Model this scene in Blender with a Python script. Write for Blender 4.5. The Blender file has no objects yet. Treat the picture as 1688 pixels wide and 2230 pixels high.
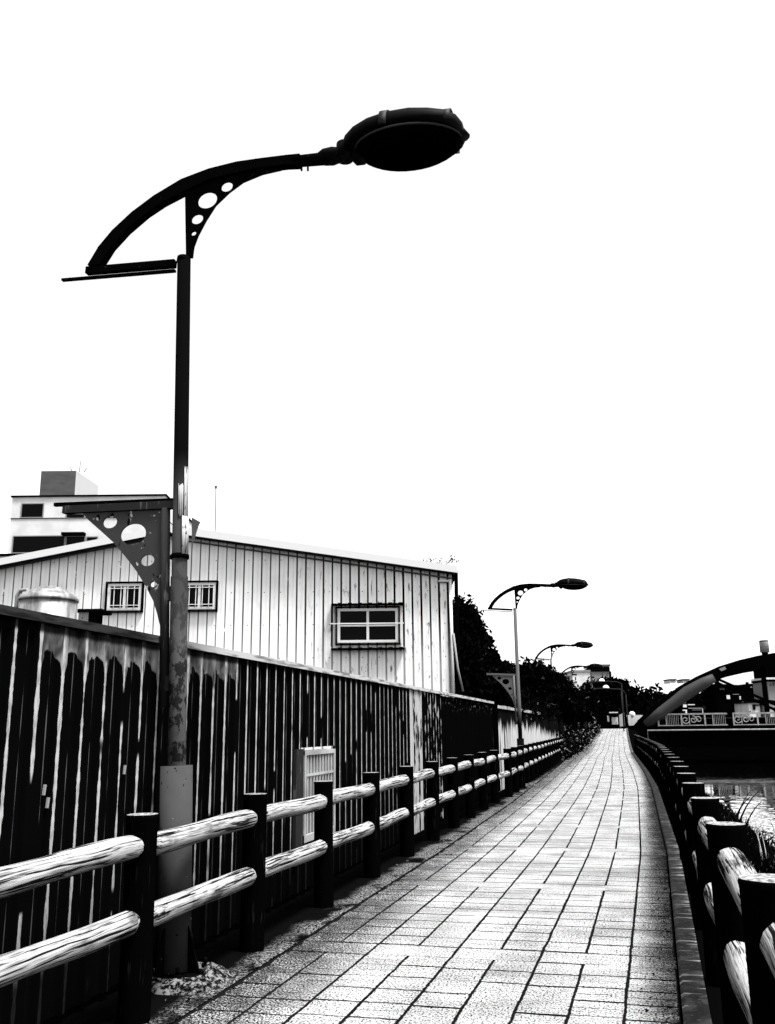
import bpy, math, random
import numpy as np
from mathutils import Vector, Matrix
C = bpy.context.scene.collection
S = bpy.context.scene
rad = math.radians
rng = random.Random(7)
PI = math.pi

# ------------------------------------------------------------------ camera
W, H, F, VP, ROLL, EYE = 1688., 2230., 2000., (1353., 1583.), rad(0.6), 1.5
ay = np.array([VP[0]-W/2, -(VP[1]-H/2), F]); ay /= np.linalg.norm(ay)
hh = np.array([math.cos(ROLL), math.sin(ROLL), 0.])
au = np.cross(ay, hh); au /= np.linalg.norm(au)
if au[1] < 0: au = -au
ax = np.cross(au, ay)
if ax[0] < 0: ax = -ax
def ray(px, py):
    d = np.array([px-W/2, -(py-H/2), F]); return np.array([d@ax, d@ay, d@au])/np.linalg.norm(d)
def atY(px, py, y):
    d = ray(px, py); t = y/d[1]; return Vector((d[0]*t, y, EYE+d[2]*t))
def atX(px, py, x):
    d = ray(px, py); t = x/d[0]; return Vector((x, d[1]*t, EYE+d[2]*t))
cd = bpy.data.cameras.new('camera'); cam = bpy.data.objects.new('camera', cd); C.objects.link(cam)
cd.sensor_width = 36; cd.sensor_height = 36; cd.sensor_fit = 'AUTO'; cd.lens = F/H*36
cd.clip_start = .05; cd.clip_end = 3000
r_ = (ax[0], ay[0], au[0]); u_ = (ax[1], ay[1], au[1]); f_ = (ax[2], ay[2], au[2])
cam.matrix_world = Matrix(((r_[0], u_[0], -f_[0], 0), (r_[1], u_[1], -f_[1], 0), (r_[2], u_[2], -f_[2], EYE), (0, 0, 0, 1)))
S.camera = cam

# ------------------------------------------------------------------ light
SUN_EL, SUN_AZ = 68., 112.          # azimuth measured from +Y (down the path) towards +X (the river)
sd = bpy.data.lights.new('sun', 'SUN'); sd.energy = 3.2; sd.angle = rad(12); sd.color = (1, 1, 1)
sun = bpy.data.objects.new('sun', sd); C.objects.link(sun)
sv = Vector((math.sin(rad(SUN_AZ))*math.cos(rad(SUN_EL)), math.cos(rad(SUN_AZ))*math.cos(rad(SUN_EL)), math.sin(rad(SUN_EL))))
sun.rotation_euler = sv.to_track_quat('Z', 'Y').to_euler()
wd = bpy.data.worlds.new('World'); S.world = wd; wd.use_nodes = True
nt = wd.node_tree; bg = nt.nodes['Background']; bg.inputs[1].default_value = .15
sk = nt.nodes.new('ShaderNodeTexSky'); sk.sky_type = 'NISHITA'; sk.sun_disc = False
sk.sun_elevation = rad(SUN_EL); sk.sun_rotation = rad(SUN_AZ); sk.dust_density = 3.0; sk.air_density = 1.0; sk.ozone_density = 1.0
bw = nt.nodes.new('ShaderNodeRGBToBW'); nt.links.new(sk.outputs[0], bw.inputs[0]); mx = nt.nodes.new('ShaderNodeMath'); mx.operation = 'MAXIMUM'; mx.inputs[1].default_value = 2.05      # even cloud layer: no part of the sky is darker than this
nt.links.new(bw.outputs[0], mx.inputs[0]); nt.links.new(mx.outputs[0], bg.inputs[0])
S.view_settings.view_transform = 'Standard'; S.view_settings.look = 'None'
S.view_settings.exposure = 1.75; S.view_settings.gamma = 1
S.cycles.diffuse_bounces = 0; S.cycles.max_bounces = 6; S.cycles.use_denoising = True
S.cycles.sample_clamp_indirect = 4

# ------------------------------------------------------------------ materials
class X:
    """a node socket with arithmetic"""
    def __init__(s, nt, sock): s.nt, s.s = nt, sock
    def op(s, o, *a, clamp=False):
        n = s.nt.nodes.new('ShaderNodeMath'); n.operation = o; n.use_clamp = clamp
        for i, v in enumerate((s,)+a):
            if isinstance(v, X): s.nt.links.new(v.s, n.inputs[i])
            else: n.inputs[i].default_value = v
        return X(s.nt, n.outputs[0])
    def __add__(s, o): return s.op('ADD', o)
    __radd__ = __add__
    def __sub__(s, o): return s.op('SUBTRACT', o)
    def __rsub__(s, o): return (s*-1)+o
    def __mul__(s, o): return s.op('MULTIPLY', o)
    __rmul__ = __mul__
    def __truediv__(s, o): return s.op('DIVIDE', o)
    def frac(s): return s.op('FRACT')
    def floor(s): return s.op('FLOOR')
    def abs(s): return s.op('ABSOLUTE')
    def min(s, o): return s.op('MINIMUM', o)
    def max(s, o): return s.op('MAXIMUM', o)
    def step(s, a, b):            # 0 at a, 1 at b, smooth
        n = s.nt.nodes.new('ShaderNodeMapRange'); n.interpolation_type = 'SMOOTHSTEP'
        s.nt.links.new(s.s, n.inputs[0])
        for i, v in ((1, a), (2, b)):
            if isinstance(v, X): s.nt.links.new(v.s, n.inputs[i])
            else: n.inputs[i].default_value = v
        return X(s.nt, n.outputs[0])
def lerp(a, b, t): return a*(1-t) + b*t
class Ctx:
    def __init__(s, nt): s.nt = nt; s.tc = nt.nodes.new('ShaderNodeTexCoord')
    def xyz(s, src='Object'):
        n = s.nt.nodes.new('ShaderNodeSeparateXYZ'); s.nt.links.new(s.tc.outputs[src], n.inputs[0])
        return [X(s.nt, n.outputs[i]) for i in range(3)]
    def const(s, v):
        n = s.nt.nodes.new('ShaderNodeValue'); n.outputs[0].default_value = v; return X(s.nt, n.outputs[0])
    def rnd(s):
        n = s.nt.nodes.new('ShaderNodeObjectInfo'); return X(s.nt, n.outputs['Random'])
    def island(s):
        n = s.nt.nodes.new('ShaderNodeNewGeometry'); return X(s.nt, n.outputs['Random Per Island'])
    def noise(s, x, y, z, detail=2., rough=.5, w=None):
        c = s.nt.nodes.new('ShaderNodeCombineXYZ')
        for i, v in enumerate((x, y, z)):
            if isinstance(v, X): s.nt.links.new(v.s, c.inputs[i])
            else: c.inputs[i].default_value = v
        n = s.nt.nodes.new('ShaderNodeTexNoise'); n.inputs['Scale'].default_value = 1
        n.inputs['Detail'].default_value = detail; n.inputs['Roughness'].default_value = rough
        if w is not None:
            n.noise_dimensions = '4D'
            s.nt.links.new(w.s, n.inputs['W'])
        s.nt.links.new(c.outputs[0], n.inputs['Vector']); return X(s.nt, n.outputs[0])
def mat(name, fn, rough=.9, spec=.0, metal=0., bump=None):
    m = bpy.data.materials.new(name); m.use_nodes = True; nt = m.node_tree
    b = nt.nodes['Principled BSDF']; b.inputs['Roughness'].default_value = rough
    b.inputs['Specular IOR Level'].default_value = spec; b.inputs['Metallic'].default_value = metal
    c = Ctx(nt); r = fn(c) if callable(fn) else fn
    hgt = None
    if isinstance(r, tuple): r, hgt = r
    if isinstance(r, X): nt.links.new(r.s, b.inputs['Base Color'])
    else: b.inputs['Base Color'].default_value = (r, r, r, 1)
    if hgt is not None:
        bn = nt.nodes.new('ShaderNodeBump'); bn.inputs['Strength'].default_value = bump or .5; bn.inputs['Distance'].default_value = .01
        nt.links.new(hgt.s, bn.inputs['Height']); nt.links.new(bn.outputs[0], b.inputs['Normal'])
    return m

def m_dark(c):      # nearly black painted steel, worn
    x, y, z = c.xyz(); n = c.noise(x*30, y*30, z*30, 4)
    return .0012 + n.step(.66, .78)*.012
def m_pole(c):      # lamp pole: grey paint, rust, dark above
    x, y, z = c.xyz()
    n = c.noise(x*14, y*14, z*9, 6, .65); big = c.noise(x*6, y*6, z*2.2, 3); fine = c.noise(x*60, y*60, z*35, 3)
    rust = n.step(.49, .54)*.95
    pits = fine.step(.66, .7)*z.step(2.0, 1.6)
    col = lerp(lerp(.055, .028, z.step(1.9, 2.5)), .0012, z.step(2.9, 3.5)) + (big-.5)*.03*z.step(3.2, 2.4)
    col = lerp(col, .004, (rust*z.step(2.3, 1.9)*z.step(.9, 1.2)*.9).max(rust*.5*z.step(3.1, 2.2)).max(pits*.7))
    return col.max(.0015), n
def m_plate(c):
    x, y, z = c.xyz(); n = c.noise(x*22, 0, z*22, 4); n2 = c.noise(x*9, 3, z*9, 2)
    col = .035 + n.step(.60, .64)*.3*n2.step(.5, .56)
    return lerp(col, .004, c.noise(x*16, 9, z*13, 2).step(.62, .66)*n2.step(.45,.55))
def m_log(c):       # weathered pale rail, grain along local Y
    x, y, z = c.xyz(); w = c.rnd()*37
    wob = c.noise(x*3, y*2.2, z*3, 2, w=w)*.05
    g = c.noise((x+wob)*70, y*2.0, (z+wob)*70, 4, .6, w=w)
    g2 = c.noise(x*150, y*6, z*150, 2, .5, w=w)
    dirt = c.noise(x*9, y*5, z*9, 3, w=w)
    k = g.step(.42, .50)*lerp(.5, 1, g2.step(.40, .48))
    col = lerp(.006, .26, k)*lerp(1., .3, dirt.step(.58, .72))
    return col, g
def m_post(c):  # grained post side, its shade put into the near-black base colour
    x, y, z = c.xyz(); w = c.rnd()*37
    g = c.noise(x*45, y*45, z*4, 3, w=w)
    return .0008 + g.step(.62, .72)*.006, g
def m_post_top(c):  # end of the same post, skylight from above painted in as a paler tone
    x, y, z = c.xyz(); n = c.noise(x*40, y*40, 0, 3); return lerp(.05, .22, n.step(.35, .6))
def m_sheet(c):     # near fence: rust-black sheet, light on the ribs painted in as pale strips; local X runs along the fence, Z up
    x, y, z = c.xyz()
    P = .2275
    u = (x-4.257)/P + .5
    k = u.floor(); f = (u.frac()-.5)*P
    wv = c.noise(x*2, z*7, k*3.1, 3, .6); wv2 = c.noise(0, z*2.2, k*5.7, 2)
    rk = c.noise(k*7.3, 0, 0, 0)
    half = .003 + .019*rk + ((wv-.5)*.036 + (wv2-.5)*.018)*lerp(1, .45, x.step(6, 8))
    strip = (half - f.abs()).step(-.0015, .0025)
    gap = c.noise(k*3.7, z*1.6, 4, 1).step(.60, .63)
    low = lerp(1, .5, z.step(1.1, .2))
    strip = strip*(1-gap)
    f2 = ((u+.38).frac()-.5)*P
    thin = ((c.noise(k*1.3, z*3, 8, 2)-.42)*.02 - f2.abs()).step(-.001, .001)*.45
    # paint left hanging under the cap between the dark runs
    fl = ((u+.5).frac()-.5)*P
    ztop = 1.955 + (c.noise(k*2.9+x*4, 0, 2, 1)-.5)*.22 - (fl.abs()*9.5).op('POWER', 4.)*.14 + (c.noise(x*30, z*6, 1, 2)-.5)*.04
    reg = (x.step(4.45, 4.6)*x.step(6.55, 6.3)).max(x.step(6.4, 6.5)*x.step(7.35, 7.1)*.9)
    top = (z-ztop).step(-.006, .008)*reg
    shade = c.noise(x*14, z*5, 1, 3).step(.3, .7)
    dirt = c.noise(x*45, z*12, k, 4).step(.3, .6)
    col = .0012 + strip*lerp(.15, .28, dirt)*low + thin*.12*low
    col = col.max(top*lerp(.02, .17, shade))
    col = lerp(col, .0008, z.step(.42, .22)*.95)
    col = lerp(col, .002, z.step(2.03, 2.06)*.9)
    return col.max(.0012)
def m_pale_sheet(c):
    x, y, z = c.xyz()
    n = c.noise(x*22, z*1.1, 0, 4, .6); n2 = c.noise(x*60, z*4, 3, 3)
    return lerp(.3, .006, n.step(.50, .57)*n2.step(.35, .5))
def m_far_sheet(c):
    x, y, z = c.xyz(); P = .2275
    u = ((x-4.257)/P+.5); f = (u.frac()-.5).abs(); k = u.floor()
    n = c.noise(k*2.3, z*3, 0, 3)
    return .0012 + (n-.47-f*.9).step(-.03, .03)*.2  # light on the ribs painted in as pale streaks
def m_black_sheet(c):
    x, y, z = c.xyz(); n = c.noise(x*9, z*1.2, 0, 3); n2 = c.noise(x*6, z*14, 0, 3)
    return .001 + n.step(.70, .76)*.01 + n2.step(.6, .68)*z.step(1.8, 1.95)*z.step(2.08, 2.0)*.08
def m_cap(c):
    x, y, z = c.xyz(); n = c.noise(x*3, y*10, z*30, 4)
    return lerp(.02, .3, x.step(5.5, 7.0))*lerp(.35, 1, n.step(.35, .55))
def m_concrete(c):
    x, y, z = c.xyz()
    n = c.noise(x*2.5, z*.35, 0, 4, .6); big = c.noise(x*.7, z*.4, 5, 2); d = c.noise(x*8, z*1.0, 2, 4)
    edge = 1.50 + (n-.5)*1.3 - x.step(26, 29)*.03 - x.step(34, 44)*.35
    col = lerp(.35, .2, d.step(.4, .65))
    col = lerp(col, .03, ((x-24.6).abs().step(.14, .05)*z.step(1.6, 1.0)).max((x-25.6).abs().step(.2, .08)*n.step(.3,.5)))
    return lerp(col, .003, (z-edge).step(-.08, .18))
def m_siding(c):    # white corrugated wall; local X along the facade, Z up
    x, y, z = c.xyz(); P = .212
    u = x/P; k = u.floor(); f = (u.frac()-.5).abs()*P
    right = x.step(-7.5, -1.0)
    kk = c.noise(k*5.17, 0, 3, 0)
    nn = c.noise(k*3.3, z*1.8, 1, 4, .7)
    wdt = .010 + .022*right*kk + .008*kk
    on = (nn + right*.16 + (kk-.5)*.35).step(.31, .41)*lerp(.85, 1, right)
    near_top = lerp(.65, 1, z.step(2.6, 4.2))
    line = (wdt-f).step(-.003, .003)*on*near_top
    f2 = ((u+.45).frac()-.5).abs()*P
    soft = (.02-f2).step(-.02, .02)*.10
    blot = c.noise(x*18, z*2.2, 1, 4, .7).step(.585, .63)*right*right*.85
    d1 = (((x/.39).frac()-.5)*.39).abs(); zz = ((z-.42)/.78).frac(); d2 = ((zz-.5)*.78).abs()
    screw = (.014 - (d1*d1+d2*d2).op('SQRT')).step(-.004, .004)*.8
    g = lerp(.56, .68, c.noise(x*1.5, z*1.2, 1, 3).step(.3, .7))
    col = g*(1-soft)
    return lerp(col, .004, line.max(blot).max(screw))
def m_paving(c):    # UV.x counts tile columns, UV.y is metres along the path
    u, v, _ = c.xyz('UV'); x, y, z = c.xyz()
    wob = (c.noise(x*3.5, y*3.5, 0, 2)-.5)*.05
    u = u + wob + (c.noise(x*20, y*20, 1, 2)-.5)*.05; v = v + (c.noise(x*4, y*4, 7, 2)-.5)*.03 + (c.noise(x*22, y*22, 5, 2)-.5)*.022
    M = 2.85
    vm = ((v-6.61)/M).frac()*M                    # 0..2.85, the plain band is 0...30
    mod = ((v-6.61)/M).floor()
    inband = 1-vm.step(.299, .301)
    du = (u+.5).frac().op('SUBTRACT', .5).abs()*.287
    k = (u+.5).floor()
    even = ((k*.5).frac()*2)                      # 1 for odd columns: those stop at the bands
    lw = .004 + .009*c.noise(x*1.7, y*1.1, k, 1) + k.step(.5, .2)*(.012+.03*c.noise(x*5, y*4, 2, 3).step(.45, .7))
    long_ = (lw-du+.001).step(-.003, .002)*(1-inband*even)
    col_k = u.floor()
    ck = c.noise(col_k*7.7, mod*3.3, 0, 0)
    rows = (vm-.30)/.283
    off = (col_k*.5).frac()*2*.0 + (ck-.5)*.5
    fr = ((rows+off+.5).frac()-.5).abs()*.283
    rk = (rows+off+.5).floor()
    rs = c.noise(rk*5.3, col_k*9.1, mod*4.7, 0)
    cross = ((.005+.014*rs)-fr).step(-.003, .003)*(1-inband)*rs.step(.33, .38)
    fr2 = ((rows+off).frac()-.5).abs()*.283
    cross2 = (.007-fr2).step(-.002, .002)*(1-inband)*c.noise(rk*2.3, col_k*3.1, mod*1.7, 0).step(.55, .58)*.8*c.noise(x*9,y*3,4,1).step(.4,.46)
    band = (.010-(vm-.30).abs()).step(-.003, .003)*lerp(.5, 1, c.noise(x*2, mod*3, 1, 1).step(.4, .5))
    band2 = (.007-vm.min((vm-M).abs())).step(-.002, .002)*c.noise(x*2.5, mod*5, 6, 1).step(.45, .52)*.8
    line = long_.max(cross).max(cross2).max(band).max(band2)
    s1 = c.noise(x*80, y*62, 0, 3, .75); s2 = c.noise(x*1.1, y*.9, 0, 3, .6)
    slab = c.noise(col_k*3.7, rk*2.9, mod*6.1, 0); L = x.step(-1.6, -2.35); R = ((y*.022)-x)        # dirt along both edges; the left also carries painted fence shade
    R = R.step(.25, -.22)
    hor = c.noise(x*5, y*34, 4, 3)
    thr = .428 + (c.noise(x*1.6, y*.7, 9, 3)-.5)*.07 + .085*(s2-.5) + (L*.08).max(R*.10) + (hor-.5)*.06
    sp = s1.step(thr+.015, thr+.06)
    tone = lerp(.205, .30, c.noise(x*2.2, y*2.0, 3, 2).step(.3, .7))*lerp(.82, 1.1, slab.step(.3, .7))
    col = lerp(.006, tone, sp)
    col = lerp(col, .008, (R*.85*(c.noise(x*4, y*17, 8, 4)*.6+c.noise(x*12, y*12, 3, 3)*.4).step(.40, .56)).max(L*.5*c.noise(x*6, y*5, 8, 4).step(.42, .55)))
    return lerp(col, .004, line), (1-line)*.5+s1*.5
def m_strip(c):
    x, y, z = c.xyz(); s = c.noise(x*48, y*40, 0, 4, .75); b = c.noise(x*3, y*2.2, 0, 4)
    dark = (x+(b-.5)*.35).step(-2.44, -2.62)  # shade of fence and wall painted in, darkening the gravel towards the posts
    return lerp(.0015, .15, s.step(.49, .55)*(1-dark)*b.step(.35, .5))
def m_kerb(c):
    x, y, z = c.xyz(); n = c.noise(x*7, y*5, 0, 5, .65); n2 = c.noise(x*3, y*14, 2, 4)
    jt = (((y+.3)/1.02).frac()-.5).abs(); j = (jt-.493).step(-.003, .003)
    return lerp(.003 + n.step(.46, .62)*.028 + n2.step(.58, .64)*.16 + c.noise(x*40, y*40, 5, 3).step(.62, .7)*.08, .002, j)
def m_soil(c):
    x, y, z = c.xyz(); n = c.noise(x*12, y*12, z*12, 5, .7)
    return .0008 + n.step(.70, .78)*.01
def m_tank(c):
    x, y, z = c.xyz(); n = c.noise(x*8, y*8, z*2, 3); b = ((z-2.06)*40).abs().step(.6, .2)
    return lerp(lerp(.22, .10, n.step(.4, .6)), .02, b*.6)
def m_arch(c):
    return .05
def m_farwhite(c):
    x, y, z = c.xyz(); n = c.noise(x*.8, y*.8, z*.8, 3); return lerp(.42, .5, n.step(.3, .6))
def leafmat(frac, pale):
    def f(c):
        r = c.island(); return .0012 + r.step(1-frac-.02, 1-frac+.02)*pale
    return f

M = dict(
 dark=mat('dark_steel', m_dark, .7), black=mat('black', .0008), pole=mat('pole_paint', m_pole, .8, bump=.3),
 head=mat('lamp_housing', lambda c: .0006 + c.noise(c.xyz()[0]*30, c.xyz()[1]*30, c.xyz()[2]*30, 3).step(.66, .74)*.004, .6, .015),
 lens=mat('lamp_lens', .0004, .5, .0), rim=mat('rim', .022, .5), clip=mat('clip', .012, .6, .05),
 plate=mat('bracket_plate', m_plate, .8), tube=mat('bracket_tube', lambda c: .016 + c.noise(c.xyz()[0]*30, 0, c.xyz()[2]*4, 3).step(.6, .66)*.04, .7),
 log=mat('weathered_log', m_log, .9, bump=.7), post=mat('shaded_post_side', m_post, .9, bump=.6), ptop=mat('lit_post_end', m_post_top),
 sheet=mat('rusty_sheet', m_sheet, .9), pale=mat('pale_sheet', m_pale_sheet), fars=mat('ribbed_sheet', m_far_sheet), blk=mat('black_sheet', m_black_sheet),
 cap=mat('wall_cap', m_cap), conc=mat('stained_concrete', m_concrete), siding=mat('white_siding', m_siding),
 white=mat('white_paint', m_farwhite), offwhite=mat('grey_white', lambda c: lerp(.16, .28, c.noise(c.xyz()[0]*2, 0, c.xyz()[2]*3, 4).step(.3, .7))),
 grey=mat('mid_grey', lambda c: .035 + c.noise(c.xyz()[0]*.9, c.xyz()[1]*.9, c.xyz()[2]*3, 4)*.05), lgrey=mat('light_grey', .17),
 glass=mat('dark_glass', .001, .25, .04), paving=mat('granite_paving', m_paving, .95, bump=.25), strip=mat('gravel_strip', m_strip),
 kerb=mat('kerb_stone', m_kerb, .7, .1), soil=mat('dark_soil', m_soil), tank=mat('stainless', m_tank, .35, .5, .3),
 arch=mat('arch_steel', .03, .6, .05), footing=mat('rough_concrete', lambda c: lerp(.002, .12, c.noise(*[q*28 for q in c.xyz()], 5, .75).step(.46, .58)), bump=1.),
 leaf=mat('leaves', leafmat(.012, .015)), bush=mat('bush_leaves', leafmat(.10, .14)), leaf2=mat('leaves_flecked', leafmat(.03, .06)),
 bark=mat('bark', .006), reed=mat('reed', .002), dry=mat('dry_stem', .45), paper=mat('paper', lambda c: lerp(.26, .01, c.noise(c.xyz()[0]*60, c.xyz()[1]*60, c.xyz()[2]*22, 4).step(.56, .64))),
 pole2=mat('pole_grey', lambda c: lerp(.06, .002, c.xyz()[2].step(2.3, 1.6)), .8), plate2=mat('plate_grey', .10), hill=mat('pale_hill', .30), sleeve=mat('sleeve_paint', lambda c: lerp(lerp(.024, .042, c.noise(*[q*5 for q in c.xyz()], 3)), .001, c.noise(*[q*38 for q in c.xyz()], 4).step(.66, .70)).max(c.noise(*[q*26 for q in c.xyz()], 2).step(.735, .75)*.2), .8), litter=mat('dead_leaf', lambda c: .002+c.island().step(.8, .85)*.05), side=mat('pale_render', .34), pgrey=mat('portal_grey', .016), rooft=mat('roof_sheet', .46), globe=mat('lamp_globe', .6),
)
def m_water(c):
    return .001
wm = bpy.data.materials.new('river_water'); wm.use_nodes = True
wn = wm.node_tree; b = wn.nodes['Principled BSDF']; b.inputs['Base Color'].default_value = (.85,)*3+(1,); b.inputs['Metallic'].default_value = 1.
b.inputs['Roughness'].default_value = .03; b.inputs['IOR'].default_value = 2.2; b.inputs['Specular IOR Level'].default_value = .9
c = Ctx(wn); x, y, z = c.xyz()
hgt = c.noise(x*.9, y*.55, 0, 3, .6)*1.0 + c.noise(x*3.5, y*1.6, 3, 2)*.16
bn = wn.nodes.new('ShaderNodeBump'); bn.inputs['Strength'].default_value = 1.; bn.inputs['Distance'].default_value = .032
hgt = hgt*lerp(1., .12, y.step(24, 44))      # calm water near the bridge, ripples close to the bank
wn.links.new(hgt.s, bn.inputs['Height']); wn.links.new(bn.outputs[0], b.inputs['Normal'])
M['water'] = wm

# ------------------------------------------------------------------ mesh helpers
class MB:
    def __init__(s): s.v, s.f, s.m, s.sm = [], [], [], []
    def add(s, vs, fs, mi=0, smooth=False):
        o = len(s.v); s.v += [tuple(v) for v in vs]
        for f in fs: s.f.append([i+o for i in f]); s.m.append(mi); s.sm.append(smooth)
        return s
    def box(s, lo, hi, mi=0):
        x0, y0, z0 = lo; x1, y1, z1 = hi
        vs = [(x, y, z) for z in (z0, z1) for y in (y0, y1) for x in (x0, x1)]
        return s.add(vs, [(0, 2, 3, 1), (4, 5, 7, 6), (0, 1, 5, 4), (2, 6, 7, 3), (0, 4, 6, 2), (1, 3, 7, 5)], mi)
    def bar(s, a, b_, w, h, mi=0, up=(0, 0, 1)):     # rectangular bar from a to b
        a, b_ = Vector(a), Vector(b_); d = (b_-a).normalized(); up = Vector(up)
        if abs(d.dot(up)) > .99: up = Vector((0, 1, 0))
        r = d.cross(up).normalized(); u = r.cross(d)
        vs = [p+r*(sx*w/2)+u*(sz*h/2) for p in (a, b_) for sx, sz in ((-1, -1), (1, -1), (1, 1), (-1, 1))]
        return s.add(vs, [(3, 2, 1, 0), (4, 5, 6, 7), (0, 1, 5, 4), (1, 2, 6, 5), (2, 3, 7, 6), (3, 0, 4, 7)], mi)
    def tube(s, pts, rs, n=12, mi=0, cap=True, capmi=None, sq=(1, 1)):
        pts = [Vector(p) for p in pts]
        if not hasattr(rs, '__len__'): rs = [rs]*len(pts)
        vs, fs = [], []; ref = None
        for i, p in enumerate(pts):
            d = (pts[min(i+1, len(pts)-1)]-pts[max(i-1, 0)]).normalized()
            if ref is None: ref = Vector((0, 0, 1)) if abs(d.z) < .9 else Vector((0, 1, 0))
            r = d.cross(ref).normalized(); u = r.cross(d)
            for k in range(n):
                a = 2*PI*k/n; vs.append(p+(r*math.cos(a)*sq[0]+u*math.sin(a)*sq[1])*rs[i])
        for i in range(len(pts)-1):
            for k in range(n):
                a = i*n+k; b2 = i*n+(k+1) % n; fs.append((a, b2, b2+n, a+n))
        s.add(vs, fs, mi, True)
        if cap:
            o = len(s.v)-len(vs)
            s.f.append([o+k for k in range(n)][::-1]); s.m.append(mi if capmi is None else capmi); s.sm.append(False)
            s.f.append([o+(len(pts)-1)*n+k for k in range(n)]); s.m.append(mi if capmi is None else capmi); s.sm.append(False)
        return s
    def prism(s, poly, d, mi=0):     # polygon (3-D points) extruded by vector d
        n = len(poly); d = Vector(d); vs = [Vector(p) for p in poly]+[Vector(p)+d for p in poly]
        return s.add(vs, [tuple(range(n))[::-1], tuple(range(n, 2*n))]+[(i, (i+1) % n, n+(i+1) % n, n+i) for i in range(n)], mi)
    def build(s, name, mats, parent=None, loc=None):
        me = bpy.data.meshes.new(name)
        inv = parent.matrix_world.inverted() if parent is not None else (Matrix.Translation(-Vector(loc)) if loc is not None else Matrix())
        me.from_pydata([inv @ Vector(v) for v in s.v], [], s.f)
        if not isinstance(mats, (list, tuple)): mats = [mats]
        for m in mats: me.materials.append(m)
        me.polygons.foreach_set('material_index', s.m); me.polygons.foreach_set('use_smooth', s.sm)
        me.update(); return link(name, me, parent, loc)
def link(name, me, parent=None, loc=None):
    o = bpy.data.objects.new(name, me); C.objects.link(o)
    if parent is not None: o.parent = parent; o.matrix_world = parent.matrix_world.copy()
    elif loc is not None: o.location = loc; o.matrix_world = Matrix.Translation(loc)
    return o
def tag(o, label=None, cat=None, group=None, kind=None):
    for k, v in (('label', label), ('category', cat), ('group', group), ('kind', kind)):
        if v: o[k] = v
    return o
def empty(name, loc, label, cat, group=None, rotz=0, roty=0):
    o = bpy.data.objects.new(name, None); C.objects.link(o); o.location = loc; o.rotation_euler = (0, roty, rotz)
    o.matrix_world = Matrix.Translation(loc) @ Matrix.Rotation(rotz, 4, 'Z') @ Matrix.Rotation(roty, 4, 'Y')
    return tag(o, label, cat, group)
def sub(parent):     # parent whose transform equals its thing's (parts have identity offset)
    return parent
def plate(name, outline, holes, y, th, m, parent):
    """perforated plate in the local XZ plane of parent"""
    cu = bpy.data.curves.new(name, 'CURVE'); cu.dimensions = '2D'; cu.fill_mode = 'BOTH'; cu.extrude = th/2
    for pts in [outline]+[[(hx+hr*math.cos(a), hz+hr2*math.sin(a)) for a in np.linspace(0, 2*PI, 29)[:-1]] for hx, hz, hr, hr2 in holes]:
        sp = cu.splines.new('POLY'); sp.points.add(len(pts)-1); sp.use_cyclic_u = True
        for i, (px, pz) in enumerate(pts): sp.points[i].co = (px, pz, 0, 1)
    tmp = bpy.data.objects.new('tmp', cu); C.objects.link(tmp)
    me = bpy.data.meshes.new_from_object(tmp, depsgraph=bpy.context.evaluated_depsgraph_get())
    bpy.data.objects.remove(tmp); bpy.data.curves.remove(cu)
    for v in me.vertices: v.co = (v.co.x, y+v.co.z, v.co.y)
    me.materials.clear(); me.materials.append(m); me.name = name
    return link(name, me, parent)
def copy_tree(o, parent=None):
    c = o.copy(); C.objects.link(c); c.parent = parent
    for ch in o.children: copy_tree(ch, c)
    return c
def interp(pts, y):
    return float(np.interp(y, [p[0] for p in pts], [p[1] for p in pts]))

# ------------------------------------------------------------------ ground
LE = [(-3, -2.41), (5, -2.40), (12, -2.31), (20, -2.31), (35, -2.5), (50, -2.75), (70, -2.6), (95, -2.0), (110, -2.0)]
RE = [(-3, -.02), (5.4, .2), (8, .29), (12.4, .44), (25, .64), (34, .64), (57, .48), (80, .40), (95, .45), (110, .5)]
def smooth(t): t = min(1, max(0, t)); return t*t*(3-2*t)
def G(y): return 1.33*smooth((y-60)/32)
WATER = -1.0
def terrain(x, y):
    g = G(y)
    e = interp(RE, y)+.5
    if x > e and y < 140 and x < 48: 
        d = min(x-e, 140-y, 48-x); g = g + (-2.2-g)*smooth(d/2.6)
    elif y >= 140: g = -.2+.9*smooth((y-140)/20)
    return g
mb = MB()
xs = [-400, -150, -60, -30, -12, -6, -4, -3.2, -2.9, -2.7, -2.5, -2.3, -1.5, -.5, 0, .2, .4, .6, .8, 1, 1.2, 1.5, 1.8, 2.2, 2.6, 3, 3.5, 4.2, 5, 8, 14, 25, 40, 46, 47, 48, 50, 60, 150, 400]
ys = list(np.arange(-6, 30, 1.5))+list(np.arange(30, 100, 2.5))+[100, 110, 120, 130, 136, 138, 139, 140, 144, 150, 160, 180, 250, 500, 1200]
nx = len(xs)
for y in ys:
    for x in xs: mb.v.append((x, y, terrain(x, y) - (.05 if -3.3 < x < .95 else 0)))
for j in range(len(ys)-1):
    for i in range(nx-1):
        a = j*nx+i; mb.f.append([a, a+1, a+1+nx, a+nx]); mb.m.append(0); mb.sm.append(True)
tag(mb.build('ground', M['soil']), kind='structure')
mb = MB(); mb.add([(.2, -6, WATER), (48, -6, WATER), (48, 140, WATER), (.2, 140, WATER)], [(0, 1, 2, 3)])
tag(mb.build('river_water', M['water']), kind='structure')
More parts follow.
